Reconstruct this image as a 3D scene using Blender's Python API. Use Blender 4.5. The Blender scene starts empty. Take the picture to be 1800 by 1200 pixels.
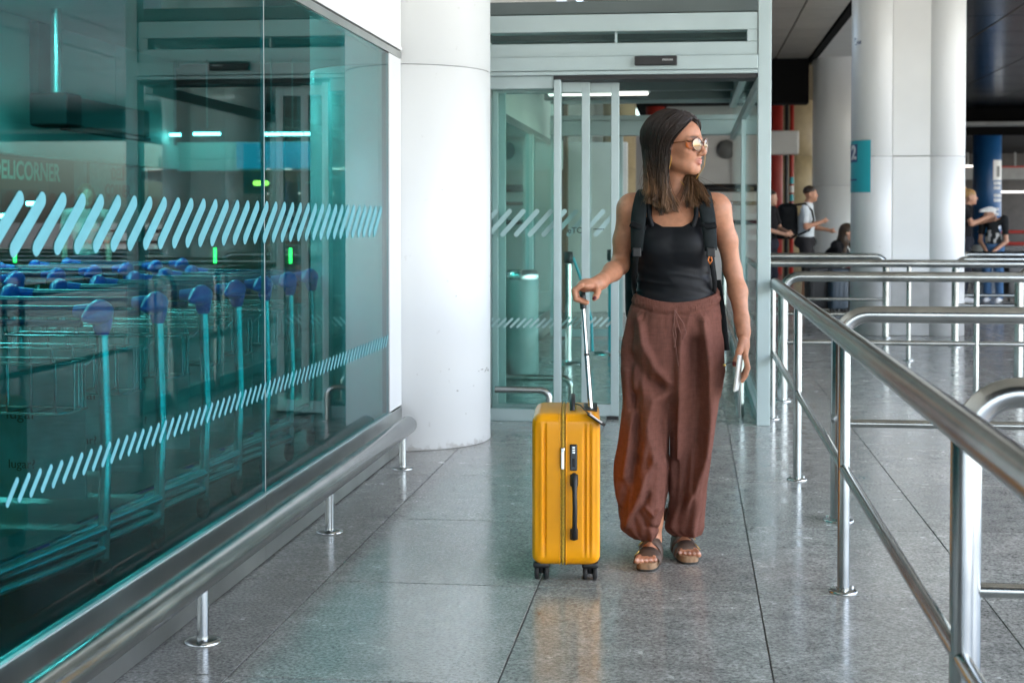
import bpy, bmesh, math, random
import numpy as np
from mathutils import Vector, Matrix
random.seed(7); np.random.seed(7)
SC = bpy.context.scene
C = SC.collection
R = math.radians

# ------------------------------------------------------------------ camera, sky, sun, exposure
cam = bpy.data.cameras.new('camera'); co = bpy.data.objects.new('camera', cam); C.objects.link(co)
co.location = (0, 0, 1.29); co.rotation_euler = (R(88.5), 0, math.atan(313/2600))
cam.sensor_width = 36; cam.lens = 52; cam.shift_y = -(215-2600*math.tan(R(1.5)))/1800
cam.clip_start = 0.05; cam.clip_end = 1500
cam.dof.use_dof = True; cam.dof.focus_distance = 5.45; cam.dof.aperture_fstop = 5.0
SC.camera = co
SUN_EL, SUN_AZ = R(58), R(118)          # azimuth measured from +Y towards +X: from the right, behind the camera
w = bpy.data.worlds.new('World'); SC.world = w; w.use_nodes = True
nt = w.node_tree; bg = nt.nodes['Background']
sky = nt.nodes.new('ShaderNodeTexSky'); sky.sky_type = 'NISHITA'; sky.sun_disc = False
sky.sun_elevation = SUN_EL; sky.sun_rotation = SUN_AZ; sky.air_density = 1.0; sky.dust_density = 3.0; sky.ozone_density = 1.0
nt.links.new(sky.outputs[0], bg.inputs[0]); bg.inputs[1].default_value = 0.15
sl = bpy.data.lights.new('sun', 'SUN'); so = bpy.data.objects.new('sun', sl); C.objects.link(so)
sl.energy = 4.0; sl.angle = R(0.5); sl.color = (1, 0.95, 0.88)
sd = Vector((math.sin(SUN_AZ)*math.cos(SUN_EL), math.cos(SUN_AZ)*math.cos(SUN_EL), math.sin(SUN_EL)))
so.rotation_euler = sd.to_track_quat('Z', 'Y').to_euler(); so.location = (8, -6, 20)
vs = SC.view_settings
SC.display_settings.display_device = 'sRGB'
vs.view_transform = 'Standard'; vs.look = 'None'; vs.gamma = 1; vs.exposure = 3.15
cy = SC.cycles
cy.use_denoising = True; cy.max_bounces = 10; cy.transparent_max_bounces = 24; cy.glossy_bounces = 6
cy.diffuse_bounces = 4; cy.sample_clamp_indirect = 6; cy.caustics_reflective = False; cy.caustics_refractive = False

# ------------------------------------------------------------------ materials
M = {}
def mat(name, col, rough=.5, metal=0., var=0., vscale=8., bump=0., bscale=120., spec=.5, coat=0., sss=0., stretch=None, emit=None, es=0.):
    m = bpy.data.materials.new(name); m.use_nodes = True; n = m.node_tree; p = n.nodes['Principled BSDF']
    p.inputs['Base Color'].default_value = (*col, 1); p.inputs['Roughness'].default_value = rough; p.inputs['Metallic'].default_value = metal
    p.inputs['Specular IOR Level'].default_value = spec; p.inputs['Coat Weight'].default_value = coat
    if sss: p.inputs['Subsurface Weight'].default_value = sss; p.inputs['Subsurface Radius'].default_value = (.9, .35, .2); p.inputs['Subsurface Scale'].default_value = .012
    if emit: p.inputs['Emission Color'].default_value = (*emit, 1); p.inputs['Emission Strength'].default_value = es
    def coords(s=None):
        g = n.nodes.new('ShaderNodeNewGeometry')
        if s is None: return g.outputs['Position']
        mp = n.nodes.new('ShaderNodeMapping'); mp.inputs['Scale'].default_value = s
        n.links.new(g.outputs['Position'], mp.inputs[0]); return mp.outputs[0]
    if var:
        t = n.nodes.new('ShaderNodeTexNoise'); t.inputs['Scale'].default_value = vscale; t.inputs['Detail'].default_value = 6
        n.links.new(coords(stretch), t.inputs['Vector'])
        r = n.nodes.new('ShaderNodeValToRGB')
        r.color_ramp.elements[0].position = .3; r.color_ramp.elements[1].position = .7
        r.color_ramp.elements[0].color = (*[c*(1-var) for c in col], 1); r.color_ramp.elements[1].color = (*[min(1, c*(1+var)) for c in col], 1)
        n.links.new(t.outputs['Fac'], r.inputs[0]); n.links.new(r.outputs[0], p.inputs['Base Color'])
        mr = n.nodes.new('ShaderNodeMapRange'); mr.inputs[3].default_value = max(.03, rough*(1-.5*var)); mr.inputs[4].default_value = rough*(1+.8*var)
        n.links.new(t.outputs['Fac'], mr.inputs[0]); n.links.new(mr.outputs[0], p.inputs['Roughness'])
    if bump:
        t2 = n.nodes.new('ShaderNodeTexNoise'); t2.inputs['Scale'].default_value = bscale; t2.inputs['Detail'].default_value = 3
        n.links.new(coords(stretch), t2.inputs['Vector'])
        b = n.nodes.new('ShaderNodeBump'); b.inputs['Strength'].default_value = bump; b.inputs['Distance'].default_value = .003
        n.links.new(t2.outputs['Fac'], b.inputs['Height']); n.links.new(b.outputs[0], p.inputs['Normal'])
    M[name] = m; return m
def glass(name, tint, ior=1.5, rough=0.0, refl=1.0, ex=5.0, f0=None):
    m = bpy.data.materials.new(name); m.use_nodes = True; n = m.node_tree
    n.nodes.remove(n.nodes['Principled BSDF']); out = n.nodes['Material Output']
    tr = n.nodes.new('ShaderNodeBsdfTransparent'); tr.inputs[0].default_value = (*tint, 1)
    gl = n.nodes.new('ShaderNodeBsdfGlossy'); gl.inputs['Roughness'].default_value = rough; gl.inputs[0].default_value = (.95, 1, 1, 1)
    g = n.nodes.new('ShaderNodeNewGeometry'); d = n.nodes.new('ShaderNodeVectorMath'); d.operation = 'DOT_PRODUCT'
    n.links.new(g.outputs['Normal'], d.inputs[0]); n.links.new(g.outputs['Incoming'], d.inputs[1])
    def mth(op, a, b):
        q = n.nodes.new('ShaderNodeMath'); q.operation = op
        for i, x in enumerate((a, b)):
            if isinstance(x, (int, float)): q.inputs[i].default_value = x
            elif x is not None: n.links.new(x, q.inputs[i])
        return q.outputs[0]
    f0 = ((ior-1)/(ior+1))**2 if f0 is None else f0
    c1 = mth('SUBTRACT', 1.0, mth('ABSOLUTE', d.outputs['Value'], None)); fr = mth('MULTIPLY', mth('ADD', mth('MULTIPLY', mth('POWER', c1, ex), 1-f0), f0), refl)   # Schlick, the same on both faces of the pane
    mx = n.nodes.new('ShaderNodeMixShader'); n.links.new(fr, mx.inputs[0]); n.links.new(tr.outputs[0], mx.inputs[1]); n.links.new(gl.outputs[0], mx.inputs[2])
    n.links.new(mx.outputs[0], out.inputs[0]); M[name] = m; return m
def granite(name, base, rough):
    m = mat(name, base, rough); n = m.node_tree; p = n.nodes['Principled BSDF']
    g = n.nodes.new('ShaderNodeNewGeometry'); oi = n.nodes.new('ShaderNodeObjectInfo')
    ad = n.nodes.new('ShaderNodeVectorMath'); ad.operation = 'ADD'
    cb = n.nodes.new('ShaderNodeCombineXYZ'); ml = n.nodes.new('ShaderNodeMath'); ml.operation = 'MULTIPLY'; ml.inputs[1].default_value = 37.
    n.links.new(oi.outputs['Random'], ml.inputs[0]); n.links.new(ml.outputs[0], cb.inputs[2]); n.links.new(g.outputs['Position'], ad.inputs[0]); n.links.new(cb.outputs[0], ad.inputs[1])
    t = n.nodes.new('ShaderNodeTexNoise'); t.inputs['Scale'].default_value = 85; t.inputs['Detail'].default_value = 5; t.inputs['Roughness'].default_value = .75
    t2 = n.nodes.new('ShaderNodeTexNoise'); t2.inputs['Scale'].default_value = 9; t2.inputs['Detail'].default_value = 5; t2.inputs['Roughness'].default_value = .65
    v = n.nodes.new('ShaderNodeTexVoronoi'); v.inputs['Scale'].default_value = 190
    for k in (t, t2, v): n.links.new(ad.outputs[0], k.inputs['Vector'])
    r = n.nodes.new('ShaderNodeValToRGB'); e = r.color_ramp.elements
    e[0].position = .32; e[0].color = (*[c*.30 for c in base], 1); e[1].position = .68; e[1].color = (*[c*1.75 for c in base], 1)
    k = e.new(.47); k.color = (*[c*.9 for c in base], 1)
    n.links.new(t.outputs['Fac'], r.inputs[0])
    r2 = n.nodes.new('ShaderNodeValToRGB'); e = r2.color_ramp.elements; e[0].position = .3; e[0].color = (.78, .78, .78, 1); e[1].position = .72; e[1].color = (1.16, 1.16, 1.15, 1)
    n.links.new(t2.outputs['Fac'], r2.inputs[0])
    mx = n.nodes.new('ShaderNodeMixRGB'); mx.blend_type = 'MULTIPLY'; mx.inputs[0].default_value = 1; n.links.new(r.outputs[0], mx.inputs[1]); n.links.new(r2.outputs[0], mx.inputs[2])
    r3 = n.nodes.new('ShaderNodeMapRange'); r3.inputs[3].default_value = .86; r3.inputs[4].default_value = 1.12; n.links.new(oi.outputs['Random'], r3.inputs[0])
    mx2 = n.nodes.new('ShaderNodeMixRGB'); mx2.blend_type = 'MULTIPLY'; mx2.inputs[0].default_value = 1; n.links.new(mx.outputs[0], mx2.inputs[1]); n.links.new(r3.outputs[0], mx2.inputs[2])
    n.links.new(mx2.outputs[0], p.inputs['Base Color'])
    r4 = n.nodes.new('ShaderNodeMapRange'); r4.inputs[1].default_value = .3; r4.inputs[2].default_value = .7; r4.inputs[3].default_value = rough*.55; r4.inputs[4].default_value = rough*1.9
    n.links.new(t2.outputs['Fac'], r4.inputs[0]); n.links.new(r4.outputs[0], p.inputs['Roughness'])
    b = n.nodes.new('ShaderNodeBump'); b.inputs['Strength'].default_value = .02; b.inputs['Distance'].default_value = .001
    n.links.new(t.outputs['Fac'], b.inputs['Height']); n.links.new(b.outputs[0], p.inputs['Normal'])
    return m
granite('granite', (.285, .288, .272), .15)
mat('joint', (.05, .055, .055), .7)
mat('steel', (.36, .375, .37), .20, 1, .22, 5, .06, 260, stretch=(1, 1, 1))
mat('steel_dull', (.42, .44, .43), .34, 1, .16, 3, .05, 200)
mat('chrome', (.74, .76, .76), .26, 1, .08, 8)
mat('white_paint', (.72, .735, .735), .34, 0, .025, 1.5, .015, 30, stretch=(1, 1, .25))
def grime(m):            # dirt collected along the foot of painted things and faint vertical streaks
    n = m.node_tree; p = n.nodes['Principled BSDF']; src = p.inputs['Base Color'].links[0].from_socket
    g = n.nodes.new('ShaderNodeNewGeometry'); sx_ = n.nodes.new('ShaderNodeSeparateXYZ'); n.links.new(g.outputs['Position'], sx_.inputs[0])
    t = n.nodes.new('ShaderNodeTexNoise'); t.inputs['Scale'].default_value = 26; t.inputs['Detail'].default_value = 8; n.links.new(g.outputs['Position'], t.inputs['Vector'])
    a = n.nodes.new('ShaderNodeMapRange'); a.inputs[1].default_value = .0; a.inputs[2].default_value = .06; a.inputs[3].default_value = .22; a.inputs[4].default_value = -.12; n.links.new(sx_.outputs[2], a.inputs[0])
    b = n.nodes.new('ShaderNodeMath'); b.operation = 'ADD'; n.links.new(t.outputs['Fac'], b.inputs[0]); n.links.new(a.outputs[0], b.inputs[1])
    c = n.nodes.new('ShaderNodeMapRange'); c.inputs[1].default_value = .56; c.inputs[2].default_value = .72; c.inputs[4].default_value = .38; n.links.new(b.outputs[0], c.inputs[0])
    mx = n.nodes.new('ShaderNodeMixRGB'); mx.inputs[2].default_value = (.22, .19, .15, 1); n.links.new(c.outputs[0], mx.inputs[0]); n.links.new(src, mx.inputs[1]); n.links.new(mx.outputs[0], p.inputs['Base Color'])
grime(M['white_paint'])
mat('white_panel', (.78, .79, .78), .45, 0, .03, 2)
mat('grey_paint', (.38, .385, .38), .5, 0, .12, 6)
mat('alu', (.40, .485, .49), .36, .3, .05, 3)
mat('alu_dark', (.13, .16, .16), .45, .3, .1, 3)
mat('black', (.012, .012, .013), .45, 0, .2, 10)
mat('black_gloss', (.01, .01, .012), .15)
mat('rubber', (.018, .018, .018), .7, 0, .2, 20)
mat('seam', (.16, .17, .17), .6)
mat('scuff', (.30, .29, .27), .6)
mat('asphalt', (.16, .16, .155), .85, 0, .2, 3, .2, 60)
mat('ceil_panel', (.46, .44, .40), .34, .25, .1, 1.2)
mat('ceil_navy', (.010, .017, .026), .16, .4, .2, 1)
mat('soffit', (.66, .67, .66), .5, 0, .05, 2)
mat('void', (.006, .006, .006), .9, spec=.1)
mat('beige', (.42, .34, .20), .55, 0, .12, 4)
mat('red_paint', (.42, .03, .02), .45, 0, .1, 4)
mat('blue_paint', (.012, .10, .28), .32, 0, .1, 2)
mat('concrete', (.33, .34, .335), .8, 0, .12, 3, .2, 40)
mat('teal_sign', (.025, .40, .47), .4)
mat('bin_teal', (.20, .28, .27), .4, 0, .2, 5)
mat('sign_blue', (.02, .07, .20), .4)
mat('sign_white', (.75, .77, .78), .45)
mat('stripe', (.13, .40, .46), .6, 0, .06, 25)
mat('stripe_pale', (.36, .52, .52), .6)
mat('trolley_blue', (.004, .085, .50), .32, 0, .12, 6)
mat('trolley_bar', (.01, .03, .09), .25)
mat('board', (.30, .36, .34), .6, 0, .25, 10)
mat('dark_print', (.03, .035, .035), .6)
mat('interior_wall', (.62, .65, .62), .55, 0, .05, 2)
mat('room_floor_shade', (.045, .05, .05), .3, 0, .2, 4)  # near-black, stands for the shade inside the room
mat('shop_dark', (.05, .045, .04), .6, 0, .3, 3)
mat('shop_wood', (.17, .10, .06), .6, 0, .3, 4)
mat('shop_red', (.35, .05, .02), .5)
mat('cream', (.75, .68, .5), .5)
mat('screen_cyan', (.01, .2, .3), .3, emit=(.02, .35, .5), es=.10)
mat('lamp', (1, 1, 1), .5, emit=(1, .97, .9), es=3.2)
mat('lamp_fill', (1, 1, 1), .5, emit=(1, .97, .9), es=7)
mat('lamp_far', (1, 1, 1), .5, emit=(1, .97, .9), es=.5)
mat('lamp_soft', (1, 1, 1), .5, emit=(1, .96, .88), es=.28)
mat('lamp_amber', (1, .6, .2), .5, emit=(1, .45, .05), es=1.2)
mat('led_green', (.1, 1, .1), .5, emit=(.15, 1, .12), es=.9)
glass('glass_teal', (.22, .65, .67), 1.5, 0, 1, 6.1, .007)
glass('glass_clear', (.90, .965, .95), 1.42, 0, .8, 6.0, .012)

# ------------------------------------------------------------------ object helpers
def V(*a): return Vector(a)
def wloc(o):
    p = Vector((0, 0, 0))
    while o is not None: p += o.location; o = o.parent
    return p
def tag(o, label=None, cat=None, group=None, kind=None):
    if label: o['label'] = label
    if cat: o['category'] = cat
    if group: o['group'] = group
    if kind: o['kind'] = kind
    return o
def thing(name, label, cat, loc=(0, 0, 0), group=None):
    o = bpy.data.objects.new(name, None); o.empty_display_size = .1; C.objects.link(o); o.location = loc
    return tag(o, label, cat, group)
class MB:
    def __init__(s): s.v = []; s.f = []; s.sm = []
    def add(s, v, f, smooth=False):
        b = len(s.v); s.v += [tuple(p) for p in v]; s.f += [tuple(i+b for i in q) for q in f]; s.sm += [smooth]*len(f); return s
    def box(s, x0, x1, y0, y1, z0, z1):
        v = [(x, y, z) for z in (z0, z1) for y in (y0, y1) for x in (x0, x1)]
        return s.add(v, [(0, 2, 3, 1), (4, 5, 7, 6), (0, 1, 5, 4), (2, 6, 7, 3), (0, 4, 6, 2), (1, 3, 7, 5)])
    def bbox(s, x0, x1, y0, y1, z0, z1, b=.004, seg=2):      # bevelled box
        bm = bmesh.new(); bmesh.ops.create_cube(bm, size=1)
        for q in bm.verts: q.co = ((x0+x1)/2+q.co.x*(x1-x0), (y0+y1)/2+q.co.y*(y1-y0), (z0+z1)/2+q.co.z*(z1-z0))
        bmesh.ops.bevel(bm, geom=bm.edges[:], offset=b, segments=seg, affect='EDGES', profile=.5)
        bm.verts.index_update(); s.add([q.co[:] for q in bm.verts], [[q.index for q in f.verts] for f in bm.faces], seg > 2); bm.free(); return s
    def tube(s, pts, r, n=14, cap=True):
        P = [Vector(p) for p in pts]; rs = r if hasattr(r, '__len__') else [r]*len(P)
        t0 = (P[1]-P[0]).normalized(); a = Vector((0, 0, 1)) if abs(t0.z) < .9 else Vector((1, 0, 0))
        u = t0.cross(a).normalized(); v = []; f = []
        for i, p in enumerate(P):
            t = ((P[min(i+1, len(P)-1)]-p).normalized()+(p-P[max(i-1, 0)]).normalized())
            t = t.normalized() if t.length > 1e-6 else t0
            u = (u-t*u.dot(t)).normalized(); w_ = t.cross(u)
            for k in range(n):
                c, q = math.cos(2*math.pi*k/n), math.sin(2*math.pi*k/n); v.append(p+(u*c+w_*q)*rs[i])
        for i in range(len(P)-1):
            for k in range(n): k2 = (k+1) % n; f.append((i*n+k, i*n+k2, (i+1)*n+k2, (i+1)*n+k))
        s.add(v, f, True)
        if cap:
            b = len(P)-1
            s.add(v[:n], [tuple(range(n-1, -1, -1))]); s.add(v[b*n:], [tuple(range(n))])
        return s
    def lathe(s, prof, c=(0, 0, 0), n=40, axis='z', a0=0, a1=2*math.pi, smooth=True):
        full = abs(a1-a0-2*math.pi) < 1e-6; m = n if full else n+1; v = []
        for r, h in prof:
            for k in range(m):
                a = a0+(a1-a0)*k/n; x, y = r*math.cos(a), r*math.sin(a)
                v.append((c[0]+x, c[1]+y, c[2]+h) if axis == 'z' else ((c[0]+h, c[1]+x, c[2]+y) if axis == 'x' else (c[0]+x, c[1]+h, c[2]+y)))
        f = []
        for i in range(len(prof)-1):
            for k in range(n):
                k2 = (k+1) % m if full else k+1; f.append((i*m+k, i*m+k2, (i+1)*m+k2, (i+1)*m+k))
        return s.add(v, f, smooth)
    def build(s, name, m, parent=None, label=None):
        me = bpy.data.meshes.new(name); v = np.array(s.v, dtype=float)
        if parent is not None: org = np.array(wloc(parent))
        else: org = np.array([(v[:, 0].min()+v[:, 0].max())/2, (v[:, 1].min()+v[:, 1].max())/2, v[:, 2].min()])
        me.from_pydata((v-org).tolist(), [], s.f); me.polygons.foreach_set('use_smooth', s.sm)
        me.materials.append(M[m] if isinstance(m, str) else m); me.update()
        o = bpy.data.objects.new(name, me); C.objects.link(o)
        if parent is not None: o.parent = parent
        else: o.location = org
        if label: o['label'] = label
        return o
def one(name, mb, m, label, cat, group=None): return tag(mb.build(name, m), label, cat, group)
def struct(name, mb, m): return tag(mb.build(name, m), kind='structure')
def fillet(pts, r, n=8):
    P = [Vector(p) for p in pts]; out = [P[0]]
    for i in range(1, len(P)-1):
        a = (P[i-1]-P[i]).normalized(); b = (P[i+1]-P[i]).normalized(); ang = a.angle(b); d = r/math.tan(ang/2)
        A = P[i]+a*d; B = P[i]+b*d; c = P[i]+(a+b).normalized()*(r/math.sin(ang/2))
        for k in range(n+1):
            t = k/n; q = ((A-c)*(1-t)+(B-c)*t).normalized()*r; out.append(c+q)
    out.append(P[-1]); return out
def copy_tree(o, parent=None):
    c = o.copy(); C.objects.link(c); c.parent = parent
    for ch in o.children: copy_tree(ch, c)
    return c
def text_mesh(txt, size, extrude=.001, bold=0.):
    cu = bpy.data.curves.new('lettering', 'FONT'); cu.body = txt; cu.size = size; cu.extrude = extrude; cu.offset = bold; cu.align_x = 'CENTER'; cu.align_y = 'CENTER'
    cu.resolution_u = 4
    o = bpy.data.objects.new('lettering', cu); C.objects.link(o); dg = bpy.context.evaluated_depsgraph_get()
    me = bpy.data.meshes.new_from_object(o.evaluated_get(dg)); v = [p.co.copy() for p in me.vertices]; f = [tuple(p.vertices) for p in me.polygons]
    bpy.data.objects.remove(o); bpy.data.curves.remove(cu); bpy.data.meshes.remove(me); return v, f
def text(parent, name, txt, size, fn, m, bold=0.):         # fn maps flat text coords (x right, y up, z out) to world
    v, f = text_mesh(txt, size, .0012, bold); return MB().add([fn(p) for p in v], f).build(name, m, parent)
# ------------------------------------------------------------------ setting: ground, floor tiles, canopy
GX, DY = -1.586, 9.33
struct('ground', MB().box(-300, 300, -300, 500, -.22, -.16), 'asphalt')
floor = struct('floor', MB().box(-9, 7.2, -14, 76, -.15, -.006), 'joint')
struct('far_pavement', MB().box(7.2, 24, 16, 76, -.15, 0), 'granite')
TW, TL = .7635, 1.1075
def tile_mesh(w_, l_):
    g = .0022; b = .0013; h = g*2.2; v = [(x, y, -.006) for y in (h, l_-h) for x in (g, w_-g)]+[(x, y, -b) for y in (h, l_-h) for x in (g, w_-g)]+[(x, y, 0) for y in (h+b, l_-h-b) for x in (g+b, w_-g-b)]
    me = bpy.data.meshes.new('tile'); f = [(8, 9, 11, 10)]
    for q in (0, 4): f += [(q, q+1, q+5, q+4), (q+1, q+3, q+7, q+5), (q+3, q+2, q+6, q+7), (q+2, q, q+4, q+6)]
    me.from_pydata(v, [], f); me.materials.append(M['granite']); return me
tm = tile_mesh(TW, TL)
rest = MB(); X0, Y0 = -1.291, 4.03
for j in range(-16, 65):
    y = Y0+j*TL
    for i in range(-11, 11):
        x = X0+i*TW
        if x < -8.9 or x+TW > 7.19 or y+TL > 76 or y < -14: continue
        xa = -.47*max(y+TL, 1)-.3; vis = y > 2.2 and y < 17.5 and x > -2.1 and x < .24*(y+TL)+.4
        if vis:
            o = bpy.data.objects.new('tile', tm); C.objects.link(o); o.parent = floor; o.location = Vector((x, y, 0))-floor.location
        else: rest.box(x+.0022, x+TW-.0022, y+.0022, y+TL-.0022, -.006, 0)
o = rest.build('tiling', 'granite', floor); o['kind'] = 'stuff'

# canopy ceiling: light metal panels to the left of a white soffit strip, dark navy panels to the right
cz = 4.5
can = struct('canopy', MB().box(GX, 5.8, -14.0, 9, cz+.05, cz+.5).box(GX, 9, 9.003, 18, cz+.05, cz+.5).box(GX, 20, 18.006, 76, cz+.05, cz+.5), 'void')  # out-of-view edges stepped to steer daylight and darken the glass reflections
def panel(x0, x1, y0, y1, m):
    MB().bbox(x0+.012, x1-.012, y0+.012, y1-.012, cz+.004, cz+.056, .008, 1).build('ceiling_panel', m, can)
rp = MB()
for i in range(6):
    for k in range(24):
        x0 = 2.36-(i+1)*.66; y0 = 1.2+k*1.21
        if y0 > 12: panel(x0, x0+.66, y0, y0+1.21, 'ceil_panel')
        else: rp.box(x0+.006, x0+.654, y0+.006, y0+1.204, cz+.004, cz+.056)
rp.build('panelling', 'ceil_panel', can)['kind'] = 'stuff'
MB().box(2.37, 2.50, 1.2, 30.2, cz-.03, cz+.05).build('dark_trim', 'void', can)
MB().box(2.506, 3.30, 1.2, 31.5, cz-.02, cz+.048).build('white_soffit', 'soffit', can)
MB().box(2.47, 4.0, 31.51, 44, cz+.0, cz+.048).build('rear_soffit', 'beige', can)
MB().box(-1.5, 2.36, 30.26, 30.9, 3.62, cz+.04).build('dark_beam', 'void', can)
rp = MB()
for i in range(10):
    for k in range(14):
        x0 = 3.32+i*1.64; y0 = 18.1+k*2.05
        if y0 < 44 and x0+1.6 < 19.9:
            if i < 4: panel(x0, x0+1.64, y0, y0+2.05, 'ceil_navy')
            else: rp.box(x0+.006, x0+1.634, y0+.006, y0+2.044, cz+.004, cz+.056)
rp.build('panelling', 'ceil_navy', can)['kind'] = 'stuff'
MB().box(3.32, 5.78, 1.2, 18, cz+.004, cz+.048).build('edge_panel', 'ceil_navy', can)
MB().add([(5.0, 45, 3.75), (20, 45, 3.75), (20, 45, 4.54), (5, 45, 4.54), (5, 45.8, 3.95), (20, 45.8, 3.95), (20, 45.8, 4.54), (5, 45.8, 4.54)], [(0, 1, 2, 3), (4, 7, 6, 5), (0, 4, 5, 1)]).build('down_beam', 'void', can)
MB().box(7.4, 20, 44.2, 44.9, 4.0, 4.1).build('lower_lip', 'concrete', can)

# ------------------------------------------------------------------ columns
def column(name, label, x, y, r, m, z1=4.56, seams=(), base=None, group=None):
    t = thing(name, label, 'column', (x, y, 0), group)
    prof = []; prev = base or 0.0
    zs = [prev]+list(seams)+[z1]
    for a, b in zip(zs[:-1], zs[1:]):
        MB().lathe([(r-.006, a+.002), (r, a+.006), (r, b-.006), (r-.006, b-.002)], (x, y, 0), 64).build('cladding', m, t)
    MB().lathe([(r-.010, 0), (r-.010, z1)], (x, y, 0), 48).build('core', 'seam', t)
    if base: MB().lathe([(r-.001, .002), (r+.004, .006), (r+.004, base-.004), (r-.001, base)], (x, y, 0), 64).build('base_band', 'grey_paint', t)
    return t
column('white_column', 'thick scuffed white column at the end of the teal glass wall', -1.69, 8.565, .527, 'white_paint', 6, (2.145,))
c1 = MB()
rn = random.Random(3)
sc = thing('scuff_marks', 'dark scuff marks low down on the thick white column', 'scuffs', (-1.69, 8.565, 0))
bpy.data.objects.remove(sc)
col0 = [o for o in C.objects if o.name == 'white_column'][0]
def onc(cx, cy, r, a, z): return (cx+r*math.cos(a), cy+r*math.sin(a), z)
for k in range(17):
    a = R(-95+rn.random()*100); z = rn.choice([.06, .1, .2, .35, .42, .43, .45, .5, 1.3, .8])*(.8+.4*rn.random()); w_ = .002+.008*rn.random(); h = .0015+.004*rn.random(); q = MB()
    if k < 7: a = R(-20+rn.random()*16); z = .40+.03*rn.random(); w_ = .02; h = .003
    n = 6; pts = []
    for i in range(n):
        t = 2*math.pi*i/n; rr = .6+.7*rn.random(); pts.append(onc(-1.69, 8.565, .5278, a+w_*rr*math.cos(t)/.527, z+h*rr*math.sin(t)))
    q.add(pts, [tuple(range(n))]).build('scuff_mark', 'scuff', col0)
ca = column('twin_column', 'white round column carrying the teal number sign, left of its twin', 2.06, 16.95, .27, 'white_paint', 4.56, (1.98,), .6, None)
cb = column('twin_column', 'white round column without a sign, joined to its twin by a flat panel', 2.76, 16.95, .27, 'white_paint', 4.56, (1.98,), .6, None)
t = thing('infill_panel', 'flat pale panel standing between the two white twin columns', 'panel', (2.4, 16.85, 0))
MB().bbox(2.21, 2.64, 16.72, 17.1, .604, 1.978, .01).build('panel_sheet', 'white_panel', t); MB().bbox(2.21, 2.64, 16.72, 17.1, 1.986, 4.54, .01).build('panel_sheet', 'white_panel', t)
MB().bbox(2.205, 2.645, 16.715, 17.1, .002, .6, .01).build('base_band', 'grey_paint', t)
MB().box(2.225, 2.632, 16.74, 17.08, .55, 4.5).build('backing', 'seam', t)
column('white_column', 'broad white column standing behind the man with the black backpack', 2.97, 30.3, .53, 'white_paint', 4.5, (1.95,))
column('beige_column', 'beige concrete column in shade behind the white sign box', 2.75, 41, .55, 'beige', 4.5, (1.6, 3.0))
column('beige_column', 'pale beige column seen through the far end of the glass vestibule', -1.28, 27, .30, 'beige', 4.5, (2.2,))
column('red_column', 'red painted column beside the white sign box', 1.97, 35, .17, 'red_paint', 4.5, ())
column('red_column', 'red painted column behind the end of the glass vestibule', -.72, 31, .2, 'red_paint', 4.5, ())
column('downpipe', 'dark grey pipe running up between the two red posts', 2.2, 34.6, .045, 'black', 4.5, ())['category'] = 'pipe'
t = column('red_post', 'thin red post with a strip of blue and white stickers', 2.33, 34.8, .05, 'red_paint', 4.5, ()); t['category'] = 'post'
for k in range(6): MB().lathe([(.053, 0), (.053, .16)], (2.33, 34.8, 1.1+k*.2), 12, a0=R(200), a1=R(340)).build('sticker', 'teal_sign' if k % 2 else 'sign_white', t)
bc = column('blue_column', 'glossy blue column with white lettering down one side', 9.65, 50, .45, 'blue_paint', 4.5, (), .45); 
for ch in bc.children:
    if ch.name.startswith('base_band'): ch.data.materials[0] = M['sign_white']
aa0 = R(-76)
MB().lathe([(.453, 2.55), (.453, 3.2)], (9.65, 50, 0), 8, a0=aa0, a1=aa0+R(52)).build('pictogram_board', 'sign_white', bc)
MB().lathe([(.456, 2.66), (.456, 3.0)], (9.65, 50, 0), 4, a0=aa0+R(16), a1=aa0+R(34)).build('pictogram', 'seam', bc)
for k, (z, w_) in enumerate([(2.4, 44), (2.25, 38), (2.0, 50), (1.85, 46), (1.55, 34), (1.4, 30), (1.12, 40), (.97, 44)]):
    for q in range(int(w_/7)):
        MB().lathe([(.454, z), (.454, z+.10)], (9.65, 50, 0), 2, a0=aa0+R(4+q*7), a1=aa0+R(4+q*7+5)).build('lettering', 'sign_white', bc)
for x, y in ((16.2, 70), (19.0, 72)):
    t = column('blue_column', 'dark blue column with pale foot far back under the canopy', x, y, .5, 'blue_paint', 4.5, (), .7, 'far blue columns')
    for ch in t.children:
        if ch.name.startswith('base_band'): ch.data.materials[0] = M['soffit']
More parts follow.
